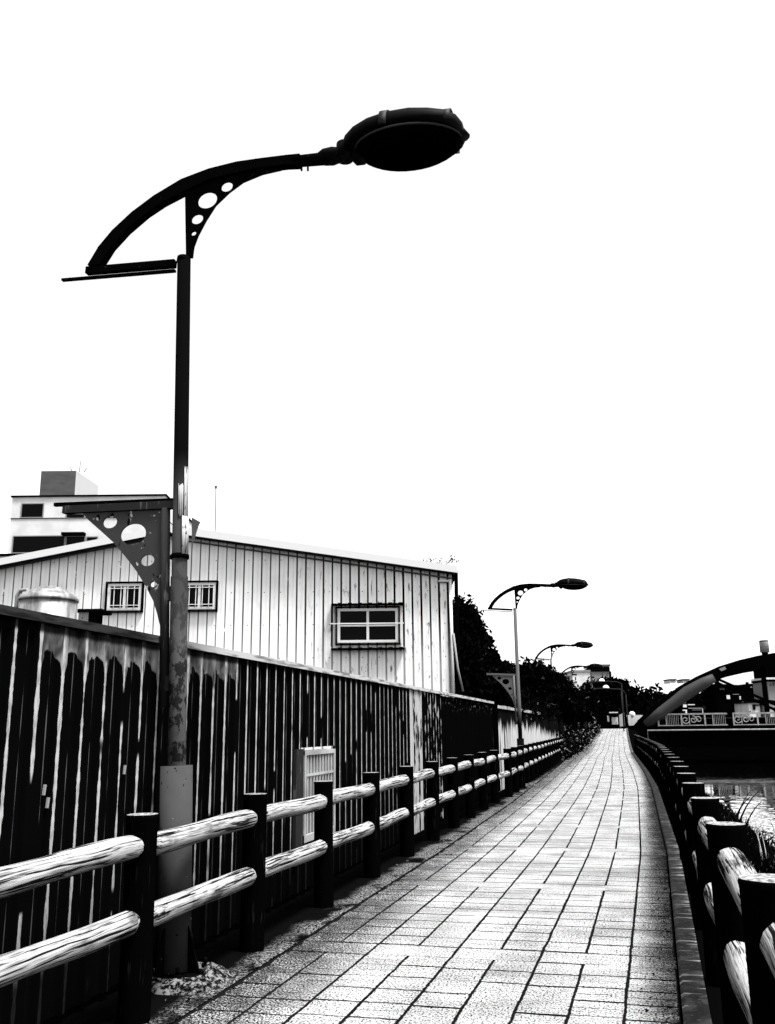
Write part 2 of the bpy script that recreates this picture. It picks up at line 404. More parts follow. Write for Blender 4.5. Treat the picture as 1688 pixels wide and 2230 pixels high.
# paved path with UVs counting columns
py = list(np.arange(-3, 30, .5))+list(np.arange(30, 106, 1.))
mb = MB(); uvs = []
for y in py:
    l, r = interp(LE, y), interp(RE, y)
    for t in (0, .25, .5, .75, 1): mb.v.append((l+(r-l)*t, y, G(y))); uvs.append((t*9.0, y))
for j in range(len(py)-1):
    for i in range(4):
        a = j*5+i; mb.f.append([a, a+1, a+6, a+5]); mb.m.append(0); mb.sm.append(False)
po = mb.build('path', M['paving']); uvl = po.data.uv_layers.new(name='UVMap')
for lp in po.data.loops: uvl.data[lp.index].uv = uvs[lp.vertex_index]
tag(po, kind='structure')
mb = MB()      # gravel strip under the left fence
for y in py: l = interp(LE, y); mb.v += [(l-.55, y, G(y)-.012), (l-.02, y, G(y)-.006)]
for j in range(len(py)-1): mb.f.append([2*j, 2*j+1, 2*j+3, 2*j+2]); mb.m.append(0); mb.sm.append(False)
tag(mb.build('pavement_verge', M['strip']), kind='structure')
mb = MB()      # stone kerb beside the river fence
sec = [(.012, -.1), (.012, .022), (.030, .035), (.150, .035), (.165, -.1), (.165, -.3)]
for y in py:
    r = interp(RE, y)
    for dx, dz in sec: mb.v.append((r+dx, y, G(y)+dz))
n = len(sec)
for j in range(len(py)-1):
    for i in range(n-1): a = j*n+i; mb.f.append([a, a+n, a+n+1, a+1]); mb.m.append(0); mb.sm.append(False)
tag(mb.build('kerb', M['kerb']), kind='structure')

# ------------------------------------------------------------------ street lamps
LY, LB = 5.812, Vector((-2.85, 5.812, 0)); LEAN = -.030
def lamp_pt(px, py, dy=0):   # photographed point -> local coordinates of the lamp (upright)
    p = atY(px, py, LY)-LB
    ca, sa = math.cos(LEAN), math.sin(LEAN)
    return (p.x*ca - p.z*sa, p.x*sa + p.z*ca)
def c1(cx, cy): return lamp_pt(100+.5974*cx, 180+.5974*cy)
def c2(cx, cy): return lamp_pt(.3106*cx, 980+.3106*cy)
def make_lamp(stickers):
    root = bpy.data.objects.new('street_lamp', None); C.objects.link(root); I = root
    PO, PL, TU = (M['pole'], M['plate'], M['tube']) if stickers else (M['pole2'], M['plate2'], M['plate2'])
    q = lambda px, py: lamp_pt(px, py)
    topx, topz = c1(502, 640)
    P3 = lambda p, y=0.: Vector((p[0], y, p[1]))
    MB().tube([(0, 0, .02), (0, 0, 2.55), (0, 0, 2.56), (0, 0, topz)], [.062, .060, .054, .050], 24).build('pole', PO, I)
    zs = 1.28
    mb = MB().tube([(0, 0, .03), (-.0, 0, zs-.0), (0, 0, zs)], [.108, .105, .1], 28); mb.build('sleeve', M['sleeve'] if stickers else PO, I)
    bp = MB().box((-.2, -.2, .0), (.2, .2, .022)); bp.build('base_plate', M['dark'], I)
    for a in (0, 90, 180, 270):
        ca, sa = math.cos(rad(a-12)), math.sin(rad(a-12))
        g0 = [Vector((ca*r, sa*r, z)) for r, z in ((.1, .022), (.21, .022), (.19, .05), (.105, .30))]
        MB().prism(g0, Vector((-sa, ca, 0))*.012).build('gusset', M['dark'], I)
        ca, sa = math.cos(rad(a+33)), math.sin(rad(a+33))
        bt = MB().tube([(ca*.2, sa*.2, .02), (ca*.2, sa*.2, .045)], .024, 6).tube([(ca*.2, sa*.2, .045), (ca*.2, sa*.2, .085)], .012, 10)
        bt.build('bolt', M['dark'], I)
    # footing: rough concrete lump
    rr = random.Random(3); vs, fs = [], []
    n = 26
    for ring, (rf, z) in enumerate(((1.15, -.12), (1.1, .0), (.98, .045), (.82, .068), (.5, .01), (.0, .0))):
        for k in range(n):
            a = 2*PI*k/n; r = (.22+.20*max(0, math.cos(a+.75))**1.5+.02*rr.uniform(-1, 1)+.02*math.sin(3*a+1))*rf
            vs.append((r*math.cos(a), r*math.sin(a), z-.01+.012*rr.uniform(-1, 1)*(rf > .4)))
    for i in range(5):
        for k in range(n): fs.append((i*n+k, i*n+(k+1) % n, (i+1)*n+(k+1) % n, (i+1)*n+k))
    MB().add(vs, fs, 0, True).build('footing', M['footing'], I)
    # upper arm
    outer = [c1(x, y) for x, y in ((160, 672), (200, 605), (250, 545), (320, 480), (400, 420), (500, 360), (600, 322), (700, 297), (790, 284), (880, 273), (930, 268))]
    inner = [c1(x, y) for x, y in ((205, 668), (245, 605), (300, 545), (370, 485), (430, 445), (510, 403), (600, 360), (700, 335), (790, 318), (880, 308), (930, 306))]
    vs, fs = [], []
    th = .036
    for o_, i_ in zip(outer, inner): vs += [P3(o_, -th), P3(o_, th), P3(i_, th), P3(i_, -th)]
    for k in range(len(outer)-1):
        a = 4*k; fs += [(a+j, a+(j+1) % 4, a+4+(j+1) % 4, a+4+j) for j in range(4)]
    fs += [(0, 3, 2, 1), tuple(len(vs)-4+j for j in range(4))]
    MB().add(vs, fs).build('arm', M['dark'], I)
    web = [c1(x, y) for x, y in ((512, 395), (520, 640), (536, 640), (541, 600), (556, 560), (585, 505), (620, 450), (670, 402), (720, 365), (790, 336), (860, 320), (860, 312), (760, 318), (640, 340), (560, 370))]
    def el(cx, cy, r):
        a = c1(cx, cy); b2 = c1(cx+r, cy); return (a[0], a[1], abs(b2[0]-a[0]), abs(c1(cx, cy-r*.82)[1]-a[1]))
    plate('bracket_plate', web, [el(590, 430, 35), el(661, 381, 21), el(553, 499, 21), el(540, 551, 9)], 0, .012, M['dark'], I)
    a, b2 = c1(515, 395), c1(519, 640)
    MB().bar(P3(a), P3(b2), .026, .026).build('upright', M['dark'], I)
    a, b2 = c1(150, 687), c1(472, 660)
    MB().bar(P3(a), P3((b2[0], b2[1])), .05, .055).build('tie_bar', M['dark'], I)
    a, b2 = c1(60, 720), c1(472, 686)
    MB().bar(P3(a), P3(b2), .03, .018).build('tie_rod', M['dark'], I)
    MB().tube([P3(c1(502, 652)), P3(c1(502, 636))], [.053, .047], 20).build('pole_cap', M['dark'], I)
    # coupling and head
    a, b2 = c1(905, 288), c1(1010, 278)
    cp = MB().tube([P3(a), P3(b2)], [.044, .048], 16)
    d = (P3(b2)-P3(a)).normalized()
    cp.build('coupling', M['dark'], I)
    for cx in (932, 955):
        p = P3(c1(cx, 306)); MB().tube([p, p-Vector((0, 0, .035))], .008, 8).build('clamp_screw', M['dark'], I)
    # head: frame along the arm's end direction
    h0, h1 = P3(c1(1085, 262)), P3(c1(1522, 200))
    hx = (h1-h0); Lh = hx.length; hx.normalize(); hy = Vector((0, 1, 0)); hz = hx.cross(hy); hz = hz if hz.z > 0 else -hz; h0 = h0+hz*.022; h1 = h1+hz*.022
    kn = MB().tube([P3(c1(996, 278)), P3(c1(1015, 272)), P3(c1(1045, 268)), P3(c1(1075, 262)), h0+hx*.02], [.045, .062, .068, .055, .06], 18)
    hd_parent = I
    prof = [(0, .05, .05, -.05), (.04, .11, .085, -.06), (.12, .17, .125, -.055), (.25, .225, .155, -.05), (.42, .26, .17, -.045), (.6, .27, .165, -.045), (.75, .255, .145, -.045), (.88, .225, .12, -.045), (.96, .165, .095, -.045), (1.0, .09, .055, -.04)]
    vs, fs = [], []; n = 28
    for t, w, up, dn in prof:
        for k in range(n):
            a = 2*PI*k/n; c_, s_ = math.cos(a), math.sin(a)
            yy = w*math.copysign(abs(c_)**.85, c_); zz = (up if s_ > 0 else -dn)*math.copysign(abs(s_)**.9, s_)
            vs.append(h0+hx*(t*Lh)+hy*yy+hz*(zz+.02))
    for i in range(len(prof)-1):
        for k in range(n): fs.append((i*n+k, i*n+(k+1) % n, (i+1)*n+(k+1) % n, (i+1)*n+k))
    fs += [tuple(range(n))[::-1], tuple((len(prof)-1)*n+k for k in range(n))]
    head = MB().add(vs, fs, 0, True).build('lamp_head', M['head'], I)
    kn.build('knuckle', M['head'], head)
    # rim ring + bowl lens
    cen = h0+hx*(.55*Lh)-hz*.03
    ra, rb = .44*Lh, .255
    ring = [cen+hx*(ra*math.cos(2*PI*k/40))+hy*(rb*math.sin(2*PI*k/40)) for k in range(41)]
    MB().tube(ring, .010, 8, cap=False).build('lens_rim', M['rim'], head)
    vs, fs = [], []; n = 32
    for j in range(9):
        e = j/8*PI/2
        for k in range(n):
            a = 2*PI*k/n; vs.append(cen+hx*(ra*.97*math.cos(a)*math.cos(e))+hy*(rb*.97*math.sin(a)*math.cos(e))-hz*(.125*math.sin(e)))
    for j in range(8):
        for k in range(n): fs.append((j*n+k, (j+1)*n+k, (j+1)*n+(k+1) % n, j*n+(k+1) % n))
    MB().add(vs, fs, 0, True).build('lens', M['lens'], head)
    for t in (.40, .90):                                  # clips across the housing
        pts = []
        w, up = np.interp(t, [p[0] for p in prof], [p[1] for p in prof]), np.interp(t, [p[0] for p in prof], [p[2] for p in prof])
        for a in np.linspace(-.35, PI+.35, 17):
            c_, s_ = math.cos(a), math.sin(a)
            pts.append(h0+hx*(t*Lh)+hy*(w+.006)*math.copysign(abs(c_)**.85, c_)+hz*((up+.006 if s_ > 0 else .05)*math.copysign(abs(s_)**.9, s_)+.02))
        vs, fs = [], []
        for p in pts: vs += [p-hx*.028, p+hx*.028]
        for i in range(16): fs.append((2*i, 2*i+1, 2*i+3, 2*i+2))
        cl = MB().add(vs, fs, 0, True).build('clip', M['clip'], head)
        md = cl.modifiers.new('t', 'SOLIDIFY'); md.thickness = .006
    MB().tube([h1+hz*.06-hx*.06, h1-hz*.02-hx*.01, h1-hz*.075-hx*.03], [.05, .06, .03], 12).build('latch', M['head'], head)
    MB().tube([h0+hx*.10-hz*.03, h0+hx*.13-hz*.085, h0+hx*.17-hz*.10], [.06, .05, .03], 12).build('hinge', M['head'], head)
    MB().tube([P3(c1(1090, 255), -.0)-hz*.06, P3(c1(1090, 255))+hz*.07], [.065, .065], 18, sq=(1.0, 1.0)).build('collar', M['head'], head)
    # lower basket bracket on the pole
    a, b2 = c2(450, 422), c2(1225, 385)
    br = MB().bar(P3(a), P3(b2), .05, .055).build('basket_bracket', TU, I)
    a, b2 = c2(385, 384), c2(1225, 352)
    MB().bar(P3(a), P3(b2), .03, .026).build('bracket_rod', M['dark'], br)
    web = [c2(x, y) for x, y in ((585, 445), (1140, 420), (1140, 1290), (1122, 1220), (1105, 1150), (1078, 1060), (1030, 965), (960, 850), (880, 745), (800, 650), (700, 560), (610, 480))]
    def el2(cx, cy, r):
        a = c2(cx, cy); return (a[0], a[1], abs(c2(cx+r, cy)[0]-a[0]), abs(c2(cx, cy-r*.82)[1]-a[1]))
    plate('bracket_plate', web, [el2(937, 592, 90), el2(774, 508, 50), el2(1037, 775, 48), el2(1078, 943, 23)], 0, .014, PL, br)
    a, b2 = c2(1163, 410), c2(1150, 1800)
    MB().tube([P3(a), P3(b2)], .032, 14).build('bracket_tube', TU, br)
    for cy in (1010, 1640):
        a = c2(1160, cy); MB().bar(P3(a), Vector((-.04, 0, a[1])), .05, .10).build('bracket_clamp', TU, br)
    if stickers:
        def wrap(name, z0, z1, a0, a1, r, m, jag=.0):
            vs, fs = [], []; n = 9; rr2 = random.Random(int(z0*100))
            for i in range(n+1):
                a = rad(a0+(a1-a0)*i/n); j0, j1 = rr2.uniform(-jag, jag), rr2.uniform(-jag, jag)
                for rad_ in (r, r+.004): vs += [(math.cos(a)*rad_, math.sin(a)*rad_, z0+j0), (math.cos(a)*rad_, math.sin(a)*rad_, z1+j1)]
            for i in range(n):
                a = 4*i; fs += [(a+2, a+6, a+7, a+3), (a, a+1, a+5, a+4), (a+1, a+3, a+7, a+5), (a, a+4, a+6, a+2)]
            fs += [(0, 2, 3, 1), (4*n, 4*n+1, 4*n+3, 4*n+2)]
            return MB().add(vs, fs, 0, True).build(name, m, I)
        zz = lambda cy: c2(1300, cy)[1]
        wrap('torn_poster', zz(470), zz(250), -78, -45, .056, M['offwhite'], .015)
        wrap('torn_poster', zz(480), zz(150), -38, -8, .056, M['paper'], .03)
        wrap('notice', zz(745), zz(470), -52, 5, .060, M['paper'], .005)
        a = c2(1348, 470); b2 = c2(1402, 505)
        MB().prism([P3(c2(1345, 472)), P3(c2(1404, 505)), P3(c2(1385, 545)), P3(c2(1360, 640)), P3(c2(1345, 660))], (0, .004, 0)).build('loose_poster', M['grey'], I)
        MB().tube([(0, 0, zz(760)), (0, 0, zz(735)), (0, 0, zz(725))], [.066, .066, .058], 24).build('collar', M['dark'], I)
    return root
bare = make_lamp(False)
lamp1 = make_lamp(True)
GL = 'curved arm street lamps along the left fence'
tag(lamp1, 'big leaning street lamp with torn notices on its pole, nearest of the row', 'street lamp', GL)
lamp1.location = LB; lamp1.rotation_euler = (0, LEAN, 0)
spots = [((-2.70, 26., 0), 'second street lamp from the camera, in front of the stained concrete wall'),
         ((atY(1203, 1500, 46.).x, 46., 0), 'third street lamp, its arm showing above the dark trees'),
         ((atY(1246, 1500, 63.).x, 63., G(63)), 'fourth and farthest street lamp, beside the pale apartment block')]
for i, (p, lab) in enumerate(spots):
    o = bare if i == 0 else copy_tree(bare)
    o.location = p; o.scale = (.93, .93, .955); tag(o, lab, 'street lamp', GL)

# ------------------------------------------------------------------ log fences
SP = 1.665
def log_mesh(L, r):
    n, m_ = 20, 22; vs, fs = [], []; rr = random.Random(5)
    for i in range(m_+1):
        t = i/m_; e = min(t, 1-t)*L
        rt = r*(1-.30*max(0, 1-e/.05)**2)*(1+.03*math.sin(t*9+1))
        for k in range(n):
            a = 2*PI*k/n
            rj = rt*(1+.025*math.sin(5*a+t*3)+.018*math.sin(9*a-t*5+2))
            vs.append((rj*math.cos(a)+.006*math.sin(t*6), (t-.5)*L, rj*math.sin(a)+.006*math.sin(t*5+1)))
    for i in range(m_):
        for k in range(n): a = i*n+k; b2 = i*n+(k+1) % n; fs.append((a, b2, b2+n, a+n))
    mb = MB().add(vs, fs, 0, True); mb.f += [[k for k in range(n)], [m_*n+k for k in range(n)][::-1]]; mb.m += [0, 0]; mb.sm += [False, False]
    me = bpy.data.meshes.new('log'); me.from_pydata(mb.v, [], mb.f); me.materials.append(M['log'])
    me.polygons.foreach_set('use_smooth', mb.sm); return me
def post_mesh(h, r):
    n = 22; vs, fs = [], []
    zs = [(-.25, 1), (.3, 1.0), (.6, .985), (h-.03, 1), (h-.012, 1.03), (h, .98)]
    for z, k_ in zs:
        for k in range(n):
            a = 2*PI*k/n; rj = r*k_*(1+.03*math.sin(4*a+z*2)+.02*math.sin(7*a-z*3)); vs.append((rj*math.cos(a), rj*math.sin(a), z))
    for i in range(len(zs)-1):
        for k in range(n): a = i*n+k; b2 = i*n+(k+1) % n; fs.append((a, b2, b2+n, a+n))
    me = bpy.data.meshes.new('post'); me.from_pydata(vs, [], fs+[[(len(zs)-1)*n+k for k in range(n)]])
    me.materials.append(M['post']); me.materials.append(M['ptop'])
    for p in me.polygons: p.use_smooth = True
    me.polygons[-1].material_index = 1; me.polygons[-1].use_smooth = False
    return me
POST, LOG = post_mesh(1.05, .088), log_mesh(1.0, .064)
def fence(xs_, y0, count, label):
    root = empty('log_fence', (xs_(y0), y0, 0), label, 'fence', 'imitation log fences lining the path')
    pts = [Vector((xs_(y0+i*SP), y0+i*SP, G(y0+i*SP))) for i in range(count)]
    r = random.Random(int(abs(y0)*10))
    for i, p in enumerate(pts):
        o = bpy.data.objects.new('post', POST); C.objects.link(o); o.parent = root
        o.location = p-root.location; o.rotation_euler = (r.uniform(-.006, .006), r.uniform(-.006, .006), r.uniform(0, 6.28))
        if i+1 < count:
            for z in (.885, .50):
                a, b2 = p+Vector((0, .05, z)), pts[i+1]+Vector((0, -.05, z)); d = b2-a
                o = bpy.data.objects.new('rail', LOG); C.objects.link(o); o.parent = root
                o.location = (a+b2)/2-root.location+Vector((r.uniform(-.004, .004), 0, r.uniform(-.006, .006)))
                o.rotation_mode = 'QUATERNION'; o.rotation_quaternion = d.to_track_quat('Y', 'Z') @ Vector((0, 1, 0)).rotation_difference(Vector((0, 1, 0))) @ Matrix.Rotation(r.uniform(0, 6.28), 3, 'Y').to_quaternion()
                o.scale = (1, d.length, 1)
    return root
fl = fence(lambda y: interp(LE, y)-.22 if y > 20 else -2.64, 4.93-2*SP, 31, 'long fence of two pale log rails running before the rusty sheet fence')
fr = fence(lambda y: interp([(0, .32), (3.16, .41), (4.8, .45), (6.76, .505), (8.5, .55), (10.5, .61), (14.4, .72), (25, .92), (34, .92), (57, .76), (80, .70)], y), 3.16-2*SP, 36, 'log fence on the river side with pale rails and broad dark posts')

# ------------------------------------------------------------------ sheet metal fence
WX = -3.1
def wallroot(name, y0, label, cat):    # local X runs along +Y of the world, local Y towards the path... texture space keeps x = world Y
    o = bpy.data.objects.new(name, None); C.objects.link(o)
    o.matrix_world = Matrix.Translation((WX, 0, 0)) @ Matrix.Rotation(PI/2, 4, 'Z'); return tag(o, label, cat)
# in that frame: local (x, y, z) -> world (WX - y, x, z): local -y points at the path
def lw(x, y, z): return Vector((WX-y, x, z))
def corrugated(x0, x1, z0, z1, P=.2275, phase=4.257, rib=.066, depth=.028):
    mb = MB(); pts = []; k0 = math.floor((x0-phase)/P)-1; k = k0
    while phase+k*P < x1+P:
        cx = phase+k*P; pts += [(cx-rib/2-.014, 0), (cx-rib/2, -depth), (cx+rib/2, -depth), (cx+rib/2+.014, 0)]; k += 1
    pts = [p for p in pts if x0 <= p[0] <= x1]; pts = [(x0, pts[0][1])]+pts+[(x1, pts[-1][1])]
    vs, fs = [], []
    for px_, py_ in pts: vs += [lw(px_, py_, z0), lw(px_, py_, z1)]
    for px_, py_ in pts: vs += [lw(px_, py_+.004, z0), lw(px_, py_+.004, z1)]
    n = len(pts)
    for i in range(n-1):
        a = 2*i; fs.append((a, a+2, a+3, a+1)); b2 = 2*n+2*i; fs.append((b2, b2+1, b2+3, b2+2)); fs.append((a+1, a+3, b2+3, b2+1))
    return mb.add(vs, fs)
fw = wallroot('sheet_fence', 0, 'rusty black corrugated sheet fence with a white grille window, behind the left rails', 'fence')
GY0, GY1, GZ0, GZ1 = 8.95, 9.98, .43, 1.30
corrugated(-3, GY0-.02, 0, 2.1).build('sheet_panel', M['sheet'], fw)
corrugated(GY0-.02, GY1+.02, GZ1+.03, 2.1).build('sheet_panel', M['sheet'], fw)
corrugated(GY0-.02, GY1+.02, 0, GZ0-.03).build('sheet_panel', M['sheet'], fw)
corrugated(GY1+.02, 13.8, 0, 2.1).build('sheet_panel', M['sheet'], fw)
tag(corrugated(13.8, 14.75, -.02, 2.1, P=.16, rib=.04).build('sheet_panel', M['pale'], fw), 'pale whitish sheet panel')
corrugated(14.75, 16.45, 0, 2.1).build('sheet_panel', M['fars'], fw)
tag(corrugated(16.45, 23.4, 0, 2.08, P=.6, rib=.05, depth=.02).build('sheet_panel', M['blk'], fw), 'flat black sheet panel')
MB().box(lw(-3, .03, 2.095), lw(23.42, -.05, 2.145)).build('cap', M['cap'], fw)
g = MB(); fr_w = .05
for (a, b2, z0, z1) in ((GY0, GY1, GZ1-.045, GZ1), (GY0, GY1, GZ0, GZ0+.07), (GY0, GY0+.05, GZ0, GZ1), (GY1-.05, GY1, GZ0, GZ1)): 
    g.box(lw(a, .02, z0+.001), lw(b2, -.035-(.002 if z1-z0 > .5 else 0), z1-.001))
gw = g.build('grille_window', M['offwhite'], fw)
MB().box(lw(GY0+.05, .06, GZ0), lw(GY1-.05, .05, GZ1)).build('pane', M['glass'], gw)
for i in range(9):
    yy = GY0+.12+i*(GY1-GY0-.22)/8.2
    MB().box(lw(yy, .012, GZ0+.06), lw(yy+.035, -.022, GZ1-.04)).build('bar', M['offwhite'], gw)
for zz in (GZ0+.30, GZ1-.25): MB().box(lw(GY0+.05, -.023, zz), lw(GY1-.05, -.03, zz+.025)).build('cross_bar', M['offwhite'], gw)
MB().box(lw(GY0-.24, -.0, .25), lw(GY0-.03, -.033, GZ1+.02)).build('jamb_panel', M['tube'], fw)
for yy, zz in ((4.62, 1.17), (4.66, 1.10), (5.47, 1.24)):
    MB().bar(lw(yy, -.02, zz), lw(yy+.008, -.02, zz+.055), .012, .014).build('hook', M['lgrey'], fw)

cw = wallroot('concrete_wall', 23.4, 'whitish concrete wall with black stains running from its top, behind the second lamp', 'wall')
mb = MB(); mb.box(lw(23.45, .2, -.1), lw(48.2, -.02, 2.0)); mb.build('wall', M['conc'], cw)
mb = MB()
for i in range(8): a = 23.46+i*1.72; mb.box(lw(a, .22, 2.0), lw(a+1.70, -.06, 2.075+(.012 if i % 2 else 0)))
mb.build('coping', M['offwhite'], cw)
MB().box(lw(23.43, -.0, 0), lw(23.56, -.12, 2.1)).build('end_post', M['black'], cw)

# ------------------------------------------------------------------ frames facing the camera
class Fr:
    def __init__(s, px, py, Y, yaw=None):
        s.o = atY(px, py, Y); a = math.atan2(ay@hh, ax@hh) if yaw is None else yaw
        s.d = Vector((math.cos(a), math.sin(a), 0)); s.n = Vector((math.sin(a), -math.cos(a), 0)); s.a = a
        s.o0 = Vector((s.o.x, s.o.y, 0))
    def hit(s, px, py, back=0.):       # -> (s, z)
        d = Vector(ray(px, py)); e = Vector((0, 0, EYE)); o = s.o0-s.n*back
        t = (o-e).dot(s.n)/d.dot(s.n); p = e+d*t
        return ((p-s.o0).dot(s.d), p.z)
    def p(s, u, z, out=0.): return s.o0+s.d*u+s.n*out+Vector((0, 0, z))
    def box(s, mb, u0, u1, z0, z1, o0, o1, mi=0):
        vs = [s.p(u, z, o) for z in (z0, z1) for o in (o0, o1) for u in (u0, u1)]
        return mb.add(vs, [(0, 2, 3, 1), (4, 5, 7, 6), (0, 1, 5, 4), (2, 6, 7, 3), (0, 4, 6, 2), (1, 3, 7, 5)], mi)
    def root(s, name, label, cat, group=None):
        return empty(name, s.o0, label, cat, group, rotz=s.a)
k2 = lambda x, y: (.3106*x, 980+.3106*y)
k3 = lambda x, y: (400+.3823*x, 1120+.3823*y)

# warehouse
f = Fr(988, 1400, 21.5)
wr = f.root('warehouse', 'white corrugated metal warehouse with a low gabled roof behind the sheet fence', 'building')
uR, zR = f.hit(*k3(1500, 345)); uT, zT = f.hit(*k2(1215, 602)); uL, zL = f.hit(*k2(0, 840))
sl = (zT-zL)/(uT-uL); uLL = uL-3.0; zLL = zT+(uLL-uT)*sl
rt = f.hit(*k3(1530, 322))
w_ = MB()
w_.add([f.p(uLL, 0), f.p(0, 0), f.p(0, zR), f.p(uT, zT), f.p(uLL, zLL)]+[f.p(uLL, 0, -14), f.p(0, 0, -14), f.p(0, zR, -14), f.p(uT, zT, -14), f.p(uLL, zLL, -14)],
       [(0, 1, 2, 3, 4), (9, 8, 7, 6, 5), (1, 6, 7, 2), (0, 4, 9, 5)])
w_.build('wall', M['siding'], wr)
th = .17
rf = MB()
rf.add([f.p(*q, o) for o in (.25, -14.2) for q in ((uT, zT+.02), (.12, zR+.0), (.12, zR+th), (uT, zT+th+.05))], [(0, 1, 2, 3), (7, 6, 5, 4), (3, 2, 6, 7), (0, 4, 5, 1), (1, 5, 6, 2), (0, 3, 7, 4)])
rf.add([f.p(*q, o) for o in (.25, -14.2) for q in ((uT, zT+.02), (uT, zT+th+.05), (uLL, zLL+th+.05), (uLL, zLL+.02))], [(0, 1, 2, 3), (7, 6, 5, 4), (1, 5, 6, 2), (0, 3, 7, 4), (3, 2, 6, 7)])
ro = rf.build('roof', M['rooft'], wr)
tr = MB()
tr.prism([f.p(uT, zT-.02, .26), f.p(.1, zR-.03, .26), f.p(.1, zR+.005, .26), f.p(uT, zT+.02, .26)], f.n*.02)
tr.prism([f.p(uT, zT-.0, .26), f.p(uT, zT+.045, .26), f.p(uLL, zLL+.045, .26), f.p(uLL, zLL-.0, .26)], f.n*.02)
tr.build('eaves_trim', M['dark'], wr)
MB().prism([f.p(uT, zT-.10, .02), f.p(0, zR-.11, .02), f.p(0, zR-.075, .02), f.p(uT, zT-.065, .02)], f.n*.03).build('flashing', M['grey'], wr)
MB().tube([f.p(-.05, zR-.12, .06), f.p(-.04, 1.6, .06)], .035, 10).build('drainpipe', M['white'], wr)
MB().tube([f.p(-.33, zR-.16, .06), f.p(-.05, zR-.16, .06)], .03, 10).build('gutter_outlet', M['white'], wr)
MB().bar(f.p(.07, 1.5, .03), f.p(.10, zR+.1, .03), .08, .08).build('corner_trim', M['dark'], wr)
MB().tube([f.p(*f.hit(*k3(1535, 680)), .1), f.p(*f.hit(*k3(1560, 880)), .1), f.p(*f.hit(*k3(1590, 1010)), .1)], .025, 8).build('stay_pipe', M['lgrey'], wr)
def window(fr, parent, pts, cols, rows, deep=.05, bars=False, canopy=False):
    (u0, z1), (u1, z0) = fr.hit(*pts[0]), fr.hit(*pts[1])
    t = .06
    m_ = MB()
    for q in ((u0, u1, z0, z0+t), (u0, u1, z1-t, z1), (u0, u0+t, z0+t, z1-t), (u1-t, u1, z0+t, z1-t)): fr.box(m_, *q, .0, .07)
    for i in range(1, cols): u = u0+(u1-u0)*i/cols; fr.box(m_, u-t/2, u+t/2, z0+t, z1-t, .01, .06)
    for i in range(1, rows): z = z0+(z1-z0)*i/rows; fr.box(m_, u0+t, u1-t, z-t/3, z+t/3, .011, .055)
    w = m_.build('window', M['white'], parent)
    m2 = MB(); fr.box(m2, u0+t*.5, u1-t*.5, z0+t*.5, z1-t*.5, -.01, .012); m2.build('pane', M['glass'], w)
    m3 = MB(); e = .05; tt = .028
    for q in ((u0-e, u1+e, z0-e, z0-e+tt), (u0-e, u1+e, z1+e-tt, z1+e), (u0-e, u0-e+tt, z0-e+tt, z1+e-tt), (u1+e-tt, u1+e, z0-e+tt, z1+e-tt)): fr.box(m3, *q, .0, .10)
    m3.build('surround', M['dark'], w)
    if bars:
        m4 = MB()
        for i in range(1, 5): u = u0+(u1-u0)*i/5; fr.box(m4, u-.008, u+.008, z0+.05, z1-.05, .075, .09)
        for z in (z0+.18*(z1-z0), z1-.18*(z1-z0)): fr.box(m4, u0+.04, u1-.04, z-.008, z+.008, .092, .105)
        m4.build('grille', M['white'], w)
    if canopy:
        m5 = MB(); n = 14
        for zc, dz in ((z1+.11, .035), (z0-.13, .04)):
            for i in range(n):
                a, b2 = u0-.12+(u1-u0+.24)*i/n, u0-.12+(u1-u0+.24)*(i+1)/n
                fr.box(m5, a+.008, b2-.008, zc-dz, zc+(.012 if i % 2 else 0), .0, .19+(.01 if i % 2 else 0))
            fr.box(m5, u0-.15, u1+.15, zc-dz+.006, zc-.006, -.002, .17)
        for u in (u0-.15, u1+.12): fr.box(m5, u, u+.03, z0-.1, z1+.08, .16, .185)
        m5.build('cage', M['dark'], w)
        m6 = MB(); zc = (z0+z1)/2; fr.box(m6, u0-.16, u1+.14, zc+.02, zc+.045, .20, .215); m6.build('cage_bar', M['white'], w)
    return w
window(f, wr, (k2(765, 942), k2(990, 1125)), 2, 1, bars=True)
window(f, wr, (k2(1290, 935), k2(1512, 1118)), 2, 1, bars=True)
window(f, wr, (k3(878, 540), k3(1222, 730)), 2, 2, canopy=True)
# antenna mast on the roof
fa = Fr(469, 1150, 24.)
ar = fa.root('antenna_mast', 'thin antenna mast standing on the warehouse roof ridge', 'antenna')
u0, z0 = fa.hit(*k2(1508, 640)); u1, z1 = fa.hit(*k2(1514, 265))
MB().tube([fa.p(u0, z0), fa.p(u1, z1)], .012, 8).build('mast', M['grey'], ar)
MB().tube([fa.p(u1, z1-.04), fa.p(u1, z1), fa.p(u1, z1+.05)], [.01, .03, .045], 8).build('cup', M['grey'], ar)

